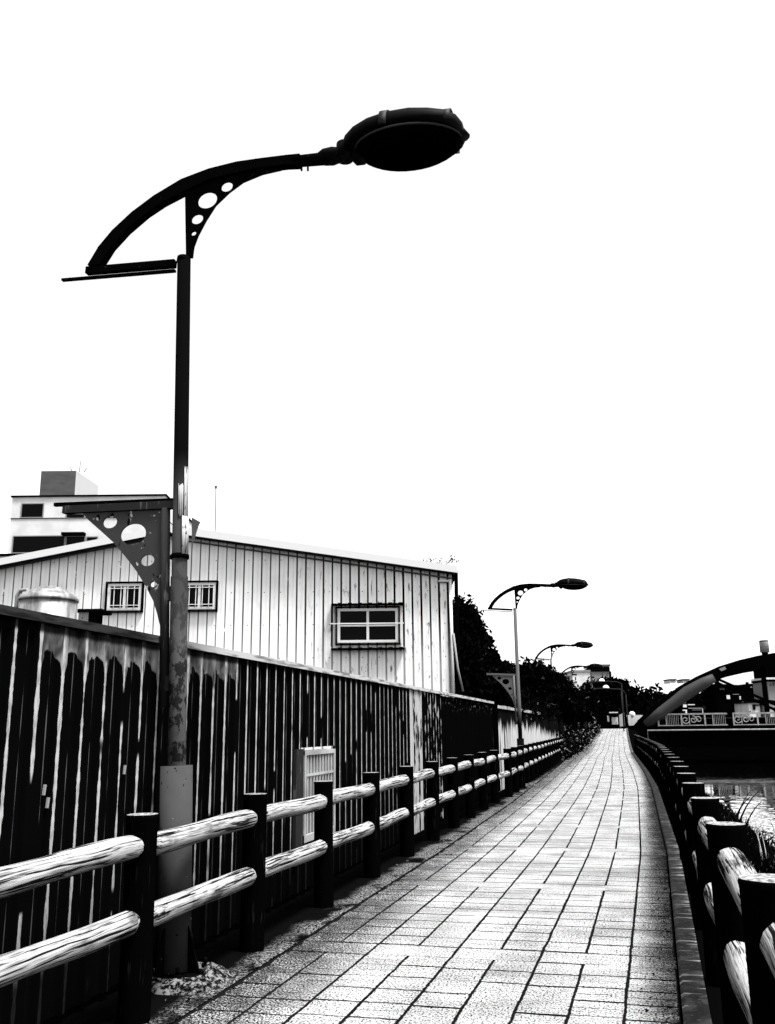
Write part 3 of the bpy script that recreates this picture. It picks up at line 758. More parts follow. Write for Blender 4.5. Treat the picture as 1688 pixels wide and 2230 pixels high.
# concrete block behind on the left
f = Fr(20, 1200, 60.)
br_ = f.root('apartment_block', 'white flat-roofed concrete block with strip windows rising behind the warehouse roof', 'building')
u0, z1 = f.hit(*k2(88, 332)); u1, _ = f.hit(*k2(1160, 332)); um, zm = f.hit(*k2(90, 483)); 
m_ = MB(); f.box(m_, u0, u1, 0, zm, -12, 0); f.box(m_, u0, u1, zm+.05, z1, -12, -.0); m_.build('wall', M['white'], br_)
m_ = MB(); f.box(m_, u0-.1, u1+.1, z1, z1+.12, -12.1, .12); m_.build('roof_edge', M['dark'], br_)
m_ = MB(); f.box(m_, u0-.02, u1+.02, zm, zm+.05, -12, .05); m_.build('ledge', M['dark'], br_)
def hole(fr, parent, a, b2, out=.03, name='window', m='glass'):
    (ua, za), (ub, zb) = fr.hit(*a), fr.hit(*b2); m_ = MB(); fr.box(m_, ua, ub, zb, za, -.05, out); w = m_.build(name, M[m], parent)
    if name == 'window':
        m_ = MB(); t = .05*(60 if fr.o.y > 50 else 22)/60+.02
        for q in ((ua-t, ub+t, za, za+t), (ua-t, ub+t, zb-t, zb), (ua-t, ua, zb, za), (ub, ub+t, zb, za)): fr.box(m_, *q, -.02, out+.02)
        m_.build('frame', M['lgrey'], w)
    return w
hole(f, br_, k2(158, 380), k2(298, 470)); hole(f, br_, k2(470, 452), k2(590, 474))
hole(f, br_, k2(98, 608), k2(446, 715)); hole(f, br_, k2(470, 610), k2(590, 690)); hole(f, br_, k2(612, 613), k2(680, 648))
(ua, za), (ub, zb) = f.hit(*k2(445, 585)), f.hit(*k2(602, 602)); m_ = MB(); f.box(m_, ua, ub, zb, za, 0, .5); m_.build('bay_roof', M['dark'], br_)
f2 = Fr(90, 1060, 66., yaw=rad(13.8-0))
(ua, za), (ub, _) = f2.hit(*k2(290, 148)), f2.hit(*k2(535, 148)); zb = z1-.1
m_ = MB()
uc, zc = f2.hit(*k2(690, 250), 5.)
A = [f2.p(ua, zb), f2.p(ub, zb), f2.p(ub, za), f2.p(ua, za)]
bk = [f2.p(ua+1.0, zb, -5), f2.p(uc, zb, -5), f2.p(uc, zc, -5), f2.p(ua+1.0, zc, -5)]
m_.add(A+bk, [(0, 1, 2, 3), (7, 6, 5, 4), (3, 2, 6, 7), (0, 3, 7, 4)]); m_.add([A[1], bk[1], bk[2], A[2]], [(0, 1, 2, 3)], 1)
m_.build('penthouse', [M['grey'], M['side']], br_)  # side face has a paler colour than the front
for dx, hgt_ in ((-.5, .5), (.1, 1.0), (.5, .4)):
    MB().tube([f2.p(ub+dx, za, -.5), f2.p(ub+dx*1.4, za+hgt_, -.5)], .03, 6).build('pipe', M['grey'], br_)

# low white-roofed building at the far left
f = Fr(0, 1215, 36.)
lr = f.root('low_building', 'low white building edge at the far left, between the block and the warehouse', 'building')
ua, za = f.hit(*k2(-500, 712)); ub, zb = f.hit(*k2(900, 735))
m_ = MB(); f.box(m_, ua, ub, 0, zb, -8, 0); m_.build('wall', M['white'], lr)
m_ = MB(); f.box(m_, ua, ub+.1, zb, zb+.10, -8.1, .1); m_.build('roof', M['dark'], lr)

# water tank behind the sheet fence
tp = atY(*k2(345, 1010), 13.0); R_ = .5*225*2*.3106/2000*13.4
tr_ = empty('water_tank', (tp.x, 13.0, 0), 'shiny domed stainless water tank showing above the sheet fence', 'tank')
zt = atY(*k2(345, 955), 13.0).z; zs_ = atY(*k2(345, 1030), 13.0-R_).z
MB().tube([(tp.x, 13, .9), (tp.x, 13, zs_-.35), (tp.x, 13, zs_-.33), (tp.x, 13, zs_-.30), (tp.x, 13, zs_)], [R_*.96, R_*.96, R_*1.02, R_*.96, R_*.96], 36).build('body', M['tank'], tr_)
prof = [(1.0, 0), (.99, .05), (.9, .11), (.7, .18), (.42, .215), (.4, .25), (.2, .27), (.01, .28)]
MB().tube([(tp.x, 13, zs_+h_*(zt-zs_)/.28) for r0, h_ in prof], [R_*r0 for r0, h_ in prof], 36).build('lid', M['tank'], tr_)
px_ = tp.x-R_-.05
MB().tube([(px_, 12.9, .9), (px_, 12.9, zs_+.1), (px_+.05, 12.9, zs_+.19), (px_+.17, 12.9, zs_+.2), (px_+.2, 12.9, zs_+.1)], .03, 10).build('pipe', M['lgrey'], tr_)
for a in (45, 135, 225, 315):
    MB().bar((tp.x+R_*.8*math.cos(rad(a)), 13+R_*.8*math.sin(rad(a)), 0), (tp.x+R_*.8*math.cos(rad(a)), 13+R_*.8*math.sin(rad(a)), .9), .06, .06).build('leg', M['dark'], tr_)
# box unit next to it
f = Fr(200, 1340, 14.5)
(ua, za), (ub, zb) = f.hit(*k2(552, 1136)), f.hit(*k2(705, 1400))
xr = f.root('equipment_box', 'small dark and white box unit between the water tank and the warehouse', 'box')
m_ = MB(); f.box(m_, ua, ub-.25, 0, za, -.5, 0); m_.build('casing', M['offwhite'], xr)
m_ = MB(); f.box(m_, ua-.05, ub, za, za+.05, -.55, .05); f.box(m_, ub-.25, ub-.12, 0, za, -.4, 0); m_.build('lid', M['dark'], xr)
m_ = MB()
for i in range(5): f.box(m_, ua+.08, ub-.35, za-.12-i*.07, za-.09-i*.07, 0, .012)
m_.build('louvre', M['dark'], xr)

# ------------------------------------------------------------------ vegetation
def leaves(blobs, n, size, seed, squash=.6, hollow=.35):
    r = np.random.default_rng(seed); vol = np.array([b2[3]*b2[4]*b2[5] for b2 in blobs])**.7; vol /= vol.sum()
    idx = r.choice(len(blobs), n, p=vol); B = np.array(blobs)[idx]
    d = r.normal(size=(n, 3)); d /= np.linalg.norm(d, axis=1)[:, None]
    rr_ = (hollow+(1.0-hollow)*r.random(n)**.55)[:, None]; rr_[r.random(n) < .11] *= 1.25
    # uneven outline
    ph = np.sin(d[:, 0]*7+B[:, 0])*np.cos(d[:, 2]*6+B[:, 1])*.12+np.sin(d[:, 1]*13+d[:, 2]*11)*.07
    c = B[:, :3]+d*B[:, 3:6]*rr_*(1+ph[:, None])
    a = r.normal(size=(n, 3)); a /= np.linalg.norm(a, axis=1)[:, None]; b2 = r.normal(size=(n, 3)); b2 = np.cross(a, b2); b2 /= np.linalg.norm(b2, axis=1)[:, None]
    s = size*(.5+r.random(n))[:, None]; a = a*s; b2 = b2*s*squash
    v = np.stack([c-a, c-b2*.8, c+a, c+b2*.8], 1).reshape(-1, 3)
    return v
def leafmesh(name, v, m, parent):
    me = bpy.data.meshes.new(name); n = len(v)//4
    if parent is not None: v = v-np.array(parent.location)
    me.vertices.add(len(v)); me.vertices.foreach_set('co', v.astype(np.float32).ravel())
    me.loops.add(len(v)); me.loops.foreach_set('vertex_index', np.arange(len(v), dtype=np.int32))
    me.polygons.add(n); me.polygons.foreach_set('loop_start', np.arange(0, len(v), 4, dtype=np.int32)); me.polygons.foreach_set('loop_total', np.full(n, 4, np.int32))
    me.materials.append(m); me.update(calc_edges=True); return link(name, me, parent)
def tree(base, blobs, n, size, m, seed, label, cat='tree', name='tree', group=None, trunk=.22):
    z0 = terrain(base[0], base[1])
    root = empty(name, (base[0], base[1], z0), label, cat, group)
    leafmesh('crown', leaves(blobs, n, size, seed), m, root)
    cz = sum(b2[2] for b2 in blobs)/len(blobs); r = random.Random(seed)
    t = MB().tube([(base[0], base[1], z0-.2), (base[0]+.1, base[1], (z0+cz)*.5), (base[0], base[1], cz)], [trunk, trunk*.75, trunk*.4], 10)
    for b2 in blobs:
        t.tube([(base[0]+.05, base[1], z0+(cz-z0)*r.uniform(.4, .7)), ((base[0]+b2[0])/2, (base[1]+b2[1])/2, (cz+b2[2])/2-.3), (b2[0], b2[1], b2[2])], [trunk*.45, trunk*.3, trunk*.1], 7)
    t.build('trunk', M['bark'], root); return root
def blob(px, py, Y, rpx, rpy, ry=None):
    p = atY(px, py, Y); k = Y/F*1.0; return (p.x, Y, p.z, rpx*k, (ry if ry else rpx*k*.8), rpy*k)
kb4 = lambda x, y: (1000+.2389*x, 1220+.2389*y)
GT = 'dark trees behind the concrete wall'
tree((atY(950, 1500, 32).x, 32), [blob(950, 1440, 33, 75, 140), blob(1000, 1400, 32, 45, 95), (blob(1010, 1480, 31, 60, 90)), blob(1045, 1490, 32, 45, 70), blob(1020, 1370, 33, 35, 60), blob(1080, 1500, 32, 40, 60), blob(1028, 1395, 32, 34, 62), blob(1052, 1430, 32, 32, 60), blob(1085, 1470, 32, 36, 34), blob(1000, 1345, 33, 28, 40)], 26000, .10, M['leaf'], 1,
     'tall dark feathery tree rising right behind the warehouse corner', group=GT)
tree((atY(1150, 1500, 42).x, 42), [blob(1130, 1490, 42, 35, 42), blob(1165, 1480, 42, 34, 38), blob(1110, 1530, 41, 40, 35), blob(1190, 1500, 42, 28, 42), blob(1160, 1530, 42, 45, 35)], 15000, .13, M['leaf2'], 2,
     'round dark tree directly behind the second street lamp', group=GT)
tree((atY(1215, 1520, 52).x, 52), [blob(1205, 1505, 52, 30, 42), blob(1232, 1520, 52, 22, 38), blob(1190, 1540, 52, 35, 30), blob(1245, 1545, 53, 22, 30)], 12000, .14, M['leaf2'], 3,
     'smaller dark tree between the second lamp and the pale apartment block', group=GT)
tree((atY(1268, 1540, 70).x, 70), [blob(1262, 1535, 70, 20, 32), blob(1280, 1530, 72, 20, 36), blob(1250, 1550, 68, 25, 22)], 8000, .16, M['leaf2'], 4,
     'dark tree beside the left leg of the portal frames', group=GT)
tree((atY(1300, 1540, 112).x, 112), [blob(1290, 1535, 112, 28, 45), blob(1320, 1520, 113, 28, 40), blob(1350, 1525, 112, 24, 44), blob(1318, 1555, 112, 45, 28), blob(1372, 1540, 112, 18, 44)], 12000, .32, M['leaf'], 5,
     'dark spreading tree behind the gatehouse at the path end', trunk=.4)
def wallveg():   # creeper hanging over the concrete wall
    bl = []
    r = random.Random(9)
    for i in range(17):
        y = 30+i*1.15; bl.append((-3.35+r.uniform(-.1, .1), y, 1.95+.02*i+r.uniform(-.1, .1), .4, .8, .32+.012*i))
    root = empty('creeper', (-3.4, 30, 0), 'dark creeper spilling over the far end of the stained concrete wall', 'creeper')
    leafmesh('foliage', leaves(bl, 9000, .07, 8), M['leaf2'], root)
    t = MB()
    for b2 in bl[::3]: t.tube([(-3.45, b2[1], .0), (-3.4, b2[1]+.2, 1.2), (b2[0], b2[1], b2[2])], [.03, .02, .01], 6)
    t.build('stem', M['bark'], root)
wallveg()
GB = 'bushes edging the far left side of the path'
bl = [(45.5, .95, 'low bush just past the end of the concrete wall', -3.3), (50, 1.15, 'bush at the far end of the left log fence', -3.3), (54.5, 1.35, 'pale-flecked bush just beyond the left log fence', -3.25), (59, 1.4, 'tallest of the pale-flecked bushes beside the path', -3.25),
      (64, 1.45, 'bush beside the foot of the fourth street lamp', -3.2), (69, 1.4, 'bush between the fourth lamp and the portal frames', -3.0), (74.5, 1.35, 'bush nearest the left leg of the portal frames', -2.8), (79, 1.2, 'last clipped bush before the path end', -2.5)]
for i, (y, h_, lab, x0) in enumerate(bl):
    z0 = G(y); root = empty('bush', (x0, y, z0), lab, 'bush', GB)
    B = [(x0+dx, y+dy, z0+h_*.5+dz, .75, 1.3, h_*.55) for dx, dy, dz in ((0, 0, 0), (.25, 1.2, -.1), (-.3, -1.1, .05), (-.4, .6, .25))]
    leafmesh('foliage', leaves(B, 3200, .075, 30+i, hollow=.5), M['bush'], root)
    t = MB()
    for b2 in B: t.tube([(x0, y, z0-.05), (b2[0], b2[1], b2[2])], [.04, .015], 6)
    t.build('stem', M['bark'], root)
# far wood
B = []
r = random.Random(4)
sky = [(1100, 1500), (1360, 1497), (1387, 1494), (1410, 1500), (1451, 1506), (1480, 1500), (1540, 1499), (1600, 1504), (1688, 1508), (1900, 1500)]
for i in range(60):
    px = 1080+i*14; top = np.interp(px, [s_[0] for s_ in sky], [s_[1] for s_ in sky])+r.uniform(-3, 5); Y = 235+r.uniform(-10, 10)
    p = atY(px, top, Y); hgt_ = p.z; B.append((p.x, Y, hgt_*.5, 3.2, 3, hgt_*.5))
tag(leafmesh('far_wood', leaves(B, 26000, .75, 60, hollow=.2), M['leaf'], None), 'distant dark wooded skyline beyond the river and the bridge', 'wood', kind='stuff')

# pale far hill carrying the tiny rooftops
mb = MB(); hp = [(1330, 1500), (1380, 1493), (1420, 1491), (1460, 1489), (1500, 1488), (1540, 1491), (1600, 1497)]
for px, pyy in hp:
    p = atY(px, pyy, 290); mb.v += [(p.x, 270, 0), (p.x, 290, p.z), (p.x, 330, 0)]
for i in range(len(hp)-1):
    for j in range(2): a = 3*i+j; mb.f.append([a, a+3, a+4, a+1]); mb.m.append(0); mb.sm.append(True)
tag(mb.build('hill', M['hill']), kind='structure')
# self-seeded plant on the warehouse roof end
pp = atY(*k3(1465, 285), 21.6); root = empty('roof_plant', (pp.x, pp.y, pp.z-.05), 'small scraggly plant growing on the right end of the warehouse roof', 'plant')
leafmesh('foliage', leaves([(pp.x+dx, pp.y, pp.z+.10, .16, .15, .09) for dx in (-.3, 0, .3)], 90, .03, 77), M['leaf'], root)
MB().tube([pp-Vector((.1, 0, .1)), pp+Vector((0, 0, .1))], .01, 5).tube([pp-Vector((0, 0, .1)), pp+Vector((.3, 0, .12))], .01, 5).build('stem', M['bark'], root)

# ------------------------------------------------------------------ path end
k5 = lambda x, y: (1200+.2915*x, 1360+.2915*y)
ke = lambda x, y: (1240+.1085*x, 1420+.1085*y)
def portal(Y, pts, posts, lab, dome):
    root = empty('portal_frame', (atY(*ke(700, 1400), Y).x, Y, G(Y)), lab, 'portal', 'lamp-topped portal frames over the path end')
    P_ = [atY(*ke(*p), Y) for p in pts]
    MB().tube(P_, .05, 10).build('top_beam', M['pgrey'], root)
    for x, y in posts:
        a = atY(*ke(x, y), Y); MB().tube([(a.x, Y, G(Y)-.1), (a.x, Y, a.z)], .04, 10).build('leg', M['pgrey'], root)
    c_ = atY(*ke(*dome), Y); R2 = .28
    MB().tube([c_+Vector((0, 0, R2*math.sin(t))) for t in np.linspace(0, PI/2*.98, 7)], [R2*math.cos(t) for t in np.linspace(0, PI/2*.98, 7)], 16).build('lamp_dome', M['globe'], root)
portal(84., [(330, 850), (360, 800), (430, 758), (550, 735), (735, 728), (900, 745), (1010, 745), (1080, 780), (1140, 850)], [(335, 840), (450, 755), (1040, 750), (1135, 845)], 'nearer slim portal frame with a white dome lamp on its beam', (735, 728))
portal(90., [(290, 655), (340, 630), (450, 605), (650, 592), (800, 590), (950, 600), (1050, 640)], [(292, 655), (1048, 640)], 'farther, taller slim portal frame with a white dome lamp', (650, 592))
f = Fr(1330, 1570, 98., yaw=0)
gh = f.root('gatehouse', 'dark little gatehouse with a bright white doorway at the path end', 'building')
(ua, za), (ub, zb) = f.hit(*ke(560, 1170)), f.hit(*ke(1020, 1600))
m_ = MB(); f.box(m_, ua, ub, 1.2, za, -5, 0); m_.build('wall', M['black'], gh)
(uc, _), (ud, zd) = f.hit(*ke(1020, 1250)), f.hit(*ke(1120, 1490))
m_ = MB(); m_.add([f.p(ub, zd, .02), f.p(ud, zd, -3), f.p(ud, za-.2, -3), f.p(ub, za-.5, .02), f.p(ub, zd, -.1), f.p(ud, zd, -3.12), f.p(ud, za-.2, -3.12), f.p(ub, za-.5, -.1)], [(0, 1, 2, 3), (7, 6, 5, 4), (3, 2, 6, 7), (0, 4, 5, 1)]); m_.build('side_wall', M['lgrey'], gh)
def flat(fr, par, a, b2, name, m, o=.06):
    (ua, za), (ub, zb) = fr.hit(*a), fr.hit(*b2); m_ = MB(); fr.box(m_, ua, ub, zb, za, -.03, o); return m_.build(name, M[m], par)
dr = flat(f, gh, ke(848, 1308), ke(982, 1452), 'door', 'white'); flat(f, dr, ke(935, 1400), ke(950, 1440), 'handle', 'dark', .1)
flat(f, gh, ke(760, 1280), ke(803, 1400), 'window', 'white'); flat(f, gh, ke(800, 1205), ke(975, 1225), 'canopy', 'white', .6)
f = Fr(1380, 1570, 104., yaw=0)
pw = f.root('ramp_wall', 'bright white wedge-shaped ramp wall beside the gatehouse and the bridge end', 'wall')
poly = [f.p(*f.hit(*ke(x, y))) for x, y in ((1145, 1265), (1480, 1265), (1290, 1470), (1200, 1478))]
MB().prism(poly, (0, .4, 0)).build('panel', M['white'], pw)
c_ = f.p(*f.hit(*ke(1260, 1240))); MB().tube([c_+Vector((0, .3, -.3)), c_+Vector((0, .3, .1)), c_+Vector((0, .3, .25))], [.35, .3, .12], 12).build('finial', M['white'], pw)

# far buildings
f = Fr(1300, 1480, 170.)
tb = f.root('tower_block', 'pale grey tower block with a dark roof band above the portal frames', 'building')
(ua, za), (ub, zb) = f.hit(*ke(455, 390)), f.hit(*ke(815, 640))
m_ = MB(); f.box(m_, ua, ub, 0, za, -8, 0); wl = m_.build('wall', M['lgrey'], tb)
(uc, zc), (ud, zd) = f.hit(*ke(540, 290)), f.hit(*ke(812, 370))
m_ = MB(); f.box(m_, uc, ud, za+.5, zc, -6, -.3); m_.build('upper_storey', M['offwhite'], tb)
m_ = MB(); f.box(m_, ua, ub+.1, za, za+.75, -8.1, .2); m_.build('band', M['dark'], tb)
(ue, ze) = f.hit(*ke(425, 285)); m_ = MB(); f.box(m_, ue, ud+.1, zc, zc+.35, -6.2, .2); m_.build('roof', M['grey'], tb)
for x in (650, 750): flat(f, tb, ke(x, 415), ke(x+22, 470), 'window', 'grey')
m_ = MB(); f.box(m_, ub, ub+.35, 0, za, -8, .1); m_.build('corner_pier', M['dark'], tb)
f = Fr(1265, 1490, 160.)
wb = f.root('white_block', 'white apartment block with tiny dark windows beside the fourth lamp', 'building')
(ua, za), (ub, zb) = f.hit(*ke(60, 400)), f.hit(*ke(435, 800))
m_ = MB(); f.box(m_, ua, ub, 0, za, -8, 0); m_.build('wall', M['white'], wb)
m_ = MB(); f.box(m_, ua-.1, ub+.1, za, za+.3, -8.1, .15); m_.build('roof_edge', M['lgrey'], wb)
for a in ((95, 590, 155, 612), (340, 568, 388, 600), (105, 680, 135, 705), (225, 672, 260, 710), (115, 500, 135, 560), (60, 440, 150, 460)): flat(f, wb, ke(a[0], a[1]), ke(a[2], a[3]), 'window', 'glass')

# ------------------------------------------------------------------ bridge
kq = lambda x, y: (1440+.1481*x, 1370+.1481*y)
BY = 88.
bg_ = empty('arch_bridge', (2.3, BY, 1.5), 'dark steel tied-arch road bridge crossing the river on the right', 'bridge')
q = lambda x, y: atY(*kq(x, y), BY)
top = [atY(*k5(*p), BY) for p in ((655, 715), (760, 620), (860, 540), (950, 465), (1080, 392), (1250, 315), (1400, 268), (1540, 235), (1674, 212))]
bot = [atY(*k5(*p), BY) for p in ((735, 755), (860, 665), (960, 590), (1060, 520), (1170, 452), (1260, 395), (1400, 350), (1540, 318), (1674, 297))]
# continue the arch past the frame to its far foot (mirror about the crown)
cxn = 17.6
def arch_mesh(yo, wd_, two):
    tp2 = top+[Vector((2*cxn-p.x, p.y, p.z)) for p in reversed(top)]; bt2 = bot+[Vector((2*cxn-p.x, p.y, p.z)) for p in reversed(bot)]
    tp2 = [p for p in top]+[Vector((cxn, BY, top[-1].z+.25))]+tp2[len(top):]; bt2 = bot+[Vector((cxn, BY, bot[-1].z+.25))]+bt2[len(bot):]
    vs, fs, ms = [], [], []
    m_ = MB()
    for a, b2 in zip(tp2, bt2): m_.v += [tuple(a+Vector((0, yo-wd_/2, 0))), tuple(a+Vector((0, yo+wd_/2, 0))), tuple(b2+Vector((0, yo+wd_/2, 0))), tuple(b2+Vector((0, yo-wd_/2, 0)))]
    for i in range(len(tp2)-1):
        for j in range(4): a = 4*i; m_.f.append([a+j, a+(j+1) % 4, a+4+(j+1) % 4, a+4+j]); m_.m.append(1 if i < 5 else 0); m_.sm.append(False)
    return m_
arch_mesh(0, .9, True).build('arch', [M['black'], M['black']], bg_)
arch_mesh(9, .9, True).build('arch', [M['black'], M['black']], bg_)
# the arch's round grey sleeve over its lower third
mids = [(a+b2)/2 for a, b2 in zip(top[:6], bot[:6])]; rs = [(a-b2).length*.42 for a, b2 in zip(top[:6], bot[:6])]
mids[-1] = mids[-2].lerp(mids[-1], .6)
MB().tube([p+Vector((.12, -.25, -.18)) for p in mids], [min(r0, .62) for r0 in rs], 20).build('arch_sleeve', M['arch'], bg_)
a = q(840, 590); MB().prism([q(838, 590), q(925, 555), q(950, 592), q(880, 625)], (0, -.55, 0)).build('joint_plate', M['lgrey'], bg_)
zdk = 1.52
MB().box((1.0, BY-.6, .95), (34, BY+9.5, zdk)).build('deck', M['black'], bg_)
MB().box((2.3, BY-.3, -.3), (34, BY+9.3, .949)).build('girder', M['black'], bg_)
MB().box((-.2+1.0, BY+.2, -1.2), (2.9, BY+9.2, .94)).build('abutment', M['black'], bg_)
MB().tube([(2.26, BY-.66, .0), (2.26, BY-.66, 1.17), (34, BY-.66, 1.17)], .06, 8).build('conduit', M['offwhite'], bg_)
for x, y in ((812, 720), (1490, 560)):
    a = q(x, y); MB().bar((a.x, BY, zdk), (a.x, BY, a.z), .38, .38).build('hanger', M['black'], bg_)
for x in (22.5, 27.5): MB().bar((x, BY, zdk), (x, BY, 7.0), .38, .38).build('hanger', M['black'], bg_)
for a, b2 in (((800, 720), (1700, 1120)), ((800, 775), (1700, 1200))):
    A_, B_ = q(*a), q(*b2); MB().bar(A_, A_+(B_-A_)*1.4, .22, .22).build('brace', M['black'], bg_)
zt_, zb_ = 2.62, 1.62
x0 = 3.2; pan = 0
while x0 < 19:
    x1 = x0+1.95; 
    m_ = MB().box((x0, BY-.52, zt_-.13), (x1, BY-.42, zt_)).box((x0, BY-.51, zb_-.08), (x1, BY-.43, zb_)).box((x0, BY-.53, zb_-.2), (x0+.13, BY-.41, zt_-.132)).box((x0+.7, BY-.5, zb_), (x0+.77, BY-.44, zt_-.132))
    if pan % 2 == 0:
        for i in range(7): m_.box((x0+.85+i*.15, BY-.49, zb_), (x0+.88+i*.15, BY-.46, zt_-.132))
    po_ = m_.build('railing', M['offwhite'], bg_)
    if pan % 2 == 1:
        m2 = MB()
        for cx_, ph in ((x0+1.05, 0), (x0+1.5, 2), (x0+.4, 4)):
            pts = [Vector((cx_+(.05+.26*t)*math.cos(ph+t*8)*1.1, BY-.475, 2.05+(.05+.3*t)*math.sin(ph+t*8))) for t in np.linspace(0, 1, 24)]
            m2.tube(pts, .045, 6)
        m2.build('scroll_panel', M['offwhite'], po_)
    x0 = x1+(.45 if pan in (2,) else .03); pan += 1

# dark wall added on the far bank to block white reflections in the river
rw = empty('reflection_blocker', (20, 138, -1), 'long dark wall added on the far bank to keep white reflections off the river', 'wall')
MB().box((.5, 137.6, -1.5), (47, 138.2, 2.5)).build('wall', M['black'], rw)
MB().box((.4, 137.5, 2.5), (47.1, 138.3, 2.62)).build('coping', M['pgrey'], rw)
# buildings across the river
def house(box_, Y, parts, name, label, mats='white', roof=None, cat='building', group=None):
    f = Fr(*kq(box_[0], box_[1]), Y); root = f.root(name, label, cat, group)
    (ua, za), (ub, zb) = f.hit(*kq(box_[0], box_[1])), f.hit(*kq(box_[2], box_[3]))
    m_ = MB(); f.box(m_, ua, ub, -.3, za, -6, 0); m_.build('wall', M[mats], root)
    if roof == 'gable':
        um_ = (ua+ub)/2; rise = (ub-ua)*.14
        MB().prism([f.p(ua-.3, za, .3), f.p(ub+.3, za, .3), f.p(um_, za+rise, .3)], -f.n*6.6).build('roof', M['black'], root)
    elif roof == 'shed':
        MB().prism([f.p(ua-.3, za, .4), f.p(ub+.3, za, .4), f.p(ub+.3, za+.25, .4), f.p(ua-.3, za+.6, .4)], -f.n*6.8).build('roof', M['black'], root)
    else:
        m_ = MB(); f.box(m_, ua-.15, ub+.15, za, za+.3, -6.2, .2); m_.build('roof', M['dark' if mats != 'black' else 'black'], root)
    for (x0, y0, x1, y1, nm, mm) in parts: flat(f, root, kq(x0, y0), kq(x1, y1), nm, mm, .15)
    return root, f
GH = 'buildings on the far bank behind the bridge'
house((1278, 1085, 1478, 1400), 150, [(1340, 1105, 1385, 1185, 'window', 'glass'), (1385, 1108, 1455, 1125, 'window', 'glass'), (1298, 1198, 1316, 1216, 'window', 'glass'), (1450, 1215, 1468, 1232, 'window', 'glass')], 'white_house', 'small white house with an L-shaped dark window under the black roof', roof='gable', group=GH)
house((1520, 1090, 1760, 1400), 150, [(1535, 1165, 1600, 1178, 'window', 'glass'), (1530, 1210, 1545, 1240, 'window', 'glass'), (1655, 1150, 1700, 1240, 'window', 'glass')], 'white_house', 'white building at the right picture edge beside the small white house', roof='shed', group=GH)
rt_, f = house((1290, 830, 1545, 1400), 165, [(1305, 845, 1335, 862, 'window', 'lgrey'), (1380, 842, 1400, 855, 'window', 'grey')], 'dark_block', 'black block with small rooftop aerials behind the small white house', 'black', group=GH)
for x in (1328, 1470, 1485):
    a, b2 = f.hit(*kq(x, 830)), f.hit(*kq(x+4, 772)); MB().tube([f.p(*a, -2), f.p(*b2, -2)], .25, 6).build('aerial', M['black'], rt_)
rt_, f = house((1560, 770, 1760, 1400), 158, [(1600, 800, 1620, 830, 'window', 'grey'), (1640, 780, 1665, 830, 'window', 'grey')], 'grey_tower', 'pale grey tower building under a black upper floor at the right edge', 'lgrey', group=GH)
(ua, za), (ub, zb) = f.hit(*kq(1532, 590)), f.hit(*kq(1760, 705)); m_ = MB(); f.box(m_, ua, ub, zb, za, -5, .2); m_.build('upper_floor', M['black'], rt_)
(ua, za), (ub, zb) = f.hit(*kq(1515, 715)), f.hit(*kq(1770, 740)); m_ = MB(); f.box(m_, ua, ub, zb, za, -5.5, .6); m_.build('ledge', M['white'], rt_)
(ua, za), (ub, zb) = f.hit(*kq(1552, 170)), f.hit(*kq(1700, 320))
um_ = (ua+ub)/2; rr3 = (ub-ua)/2
dm = MB().tube([f.p(um_, zb-2.2, -3), f.p(um_, zb, -3)], rr3*.7, 20).build('tank_stand', M['black'], rt_)
MB().tube([f.p(um_, zb, -3), f.p(um_, za, -3), f.p(um_, za+.1, -3)], [rr3, rr3, rr3*.99], 24).build('roof_tank', M['offwhite'], rt_)
MB().tube([f.p(um_, za+.1, -3), f.p(um_, za+.3, -3)], [rr3*1.02, rr3*.9], 24).build('tank_lid', M['black'], rt_)
house((820, 860, 1290, 1400), 155, [(955, 972, 1010, 1028, 'window', 'white'), (1145, 985, 1168, 1035, 'window', 'white'), (1050, 955, 1160, 963, 'gutter', 'lgrey'), (830, 862, 930, 895, 'dormer', 'grey'), (1185, 1068, 1205, 1082, 'window', 'lgrey')], 'dark_house', 'long black house with two small white windows behind the bridge hanger', 'black', 'shed', group=GH)
house((385, 1150, 612, 1400), 140, [(395, 1160, 600, 1166, 'gutter', 'white'), (600, 1170, 615, 1245, 'downpipe', 'white'), (450, 1180, 590, 1195, 'window', 'grey'), (385, 1105, 490, 1118, 'sign_board', 'white')], 'dark_shed', 'low dark shed with a thin white gutter behind the bridge railing', 'black', group=GH)
house((310, 1030, 370, 1400), 138, [(318, 1110, 372, 1150, 'panel', 'white'), (312, 1185, 375, 1200, 'panel', 'white'), (352, 1200, 378, 1255, 'panel', 'white'), (315, 1040, 360, 1095, 'panel', 'grey')], 'kiosk', 'narrow grey and white kiosk under the bridge arch, left of the low shed', 'black', group=GH)
for i, (x, lab) in enumerate(((125, 'left of two tiny grey rooftops on the horizon, clear of the arch'), (320, 'right of two tiny grey rooftops on the horizon, touching the arch'))):
    house((x, 750, x+95, 800), 300, [(x+8, 758, x+88, 764, 'window', 'grey')], 'far_rooftop', lab, 'white', group='tiny rooftops on the horizon')

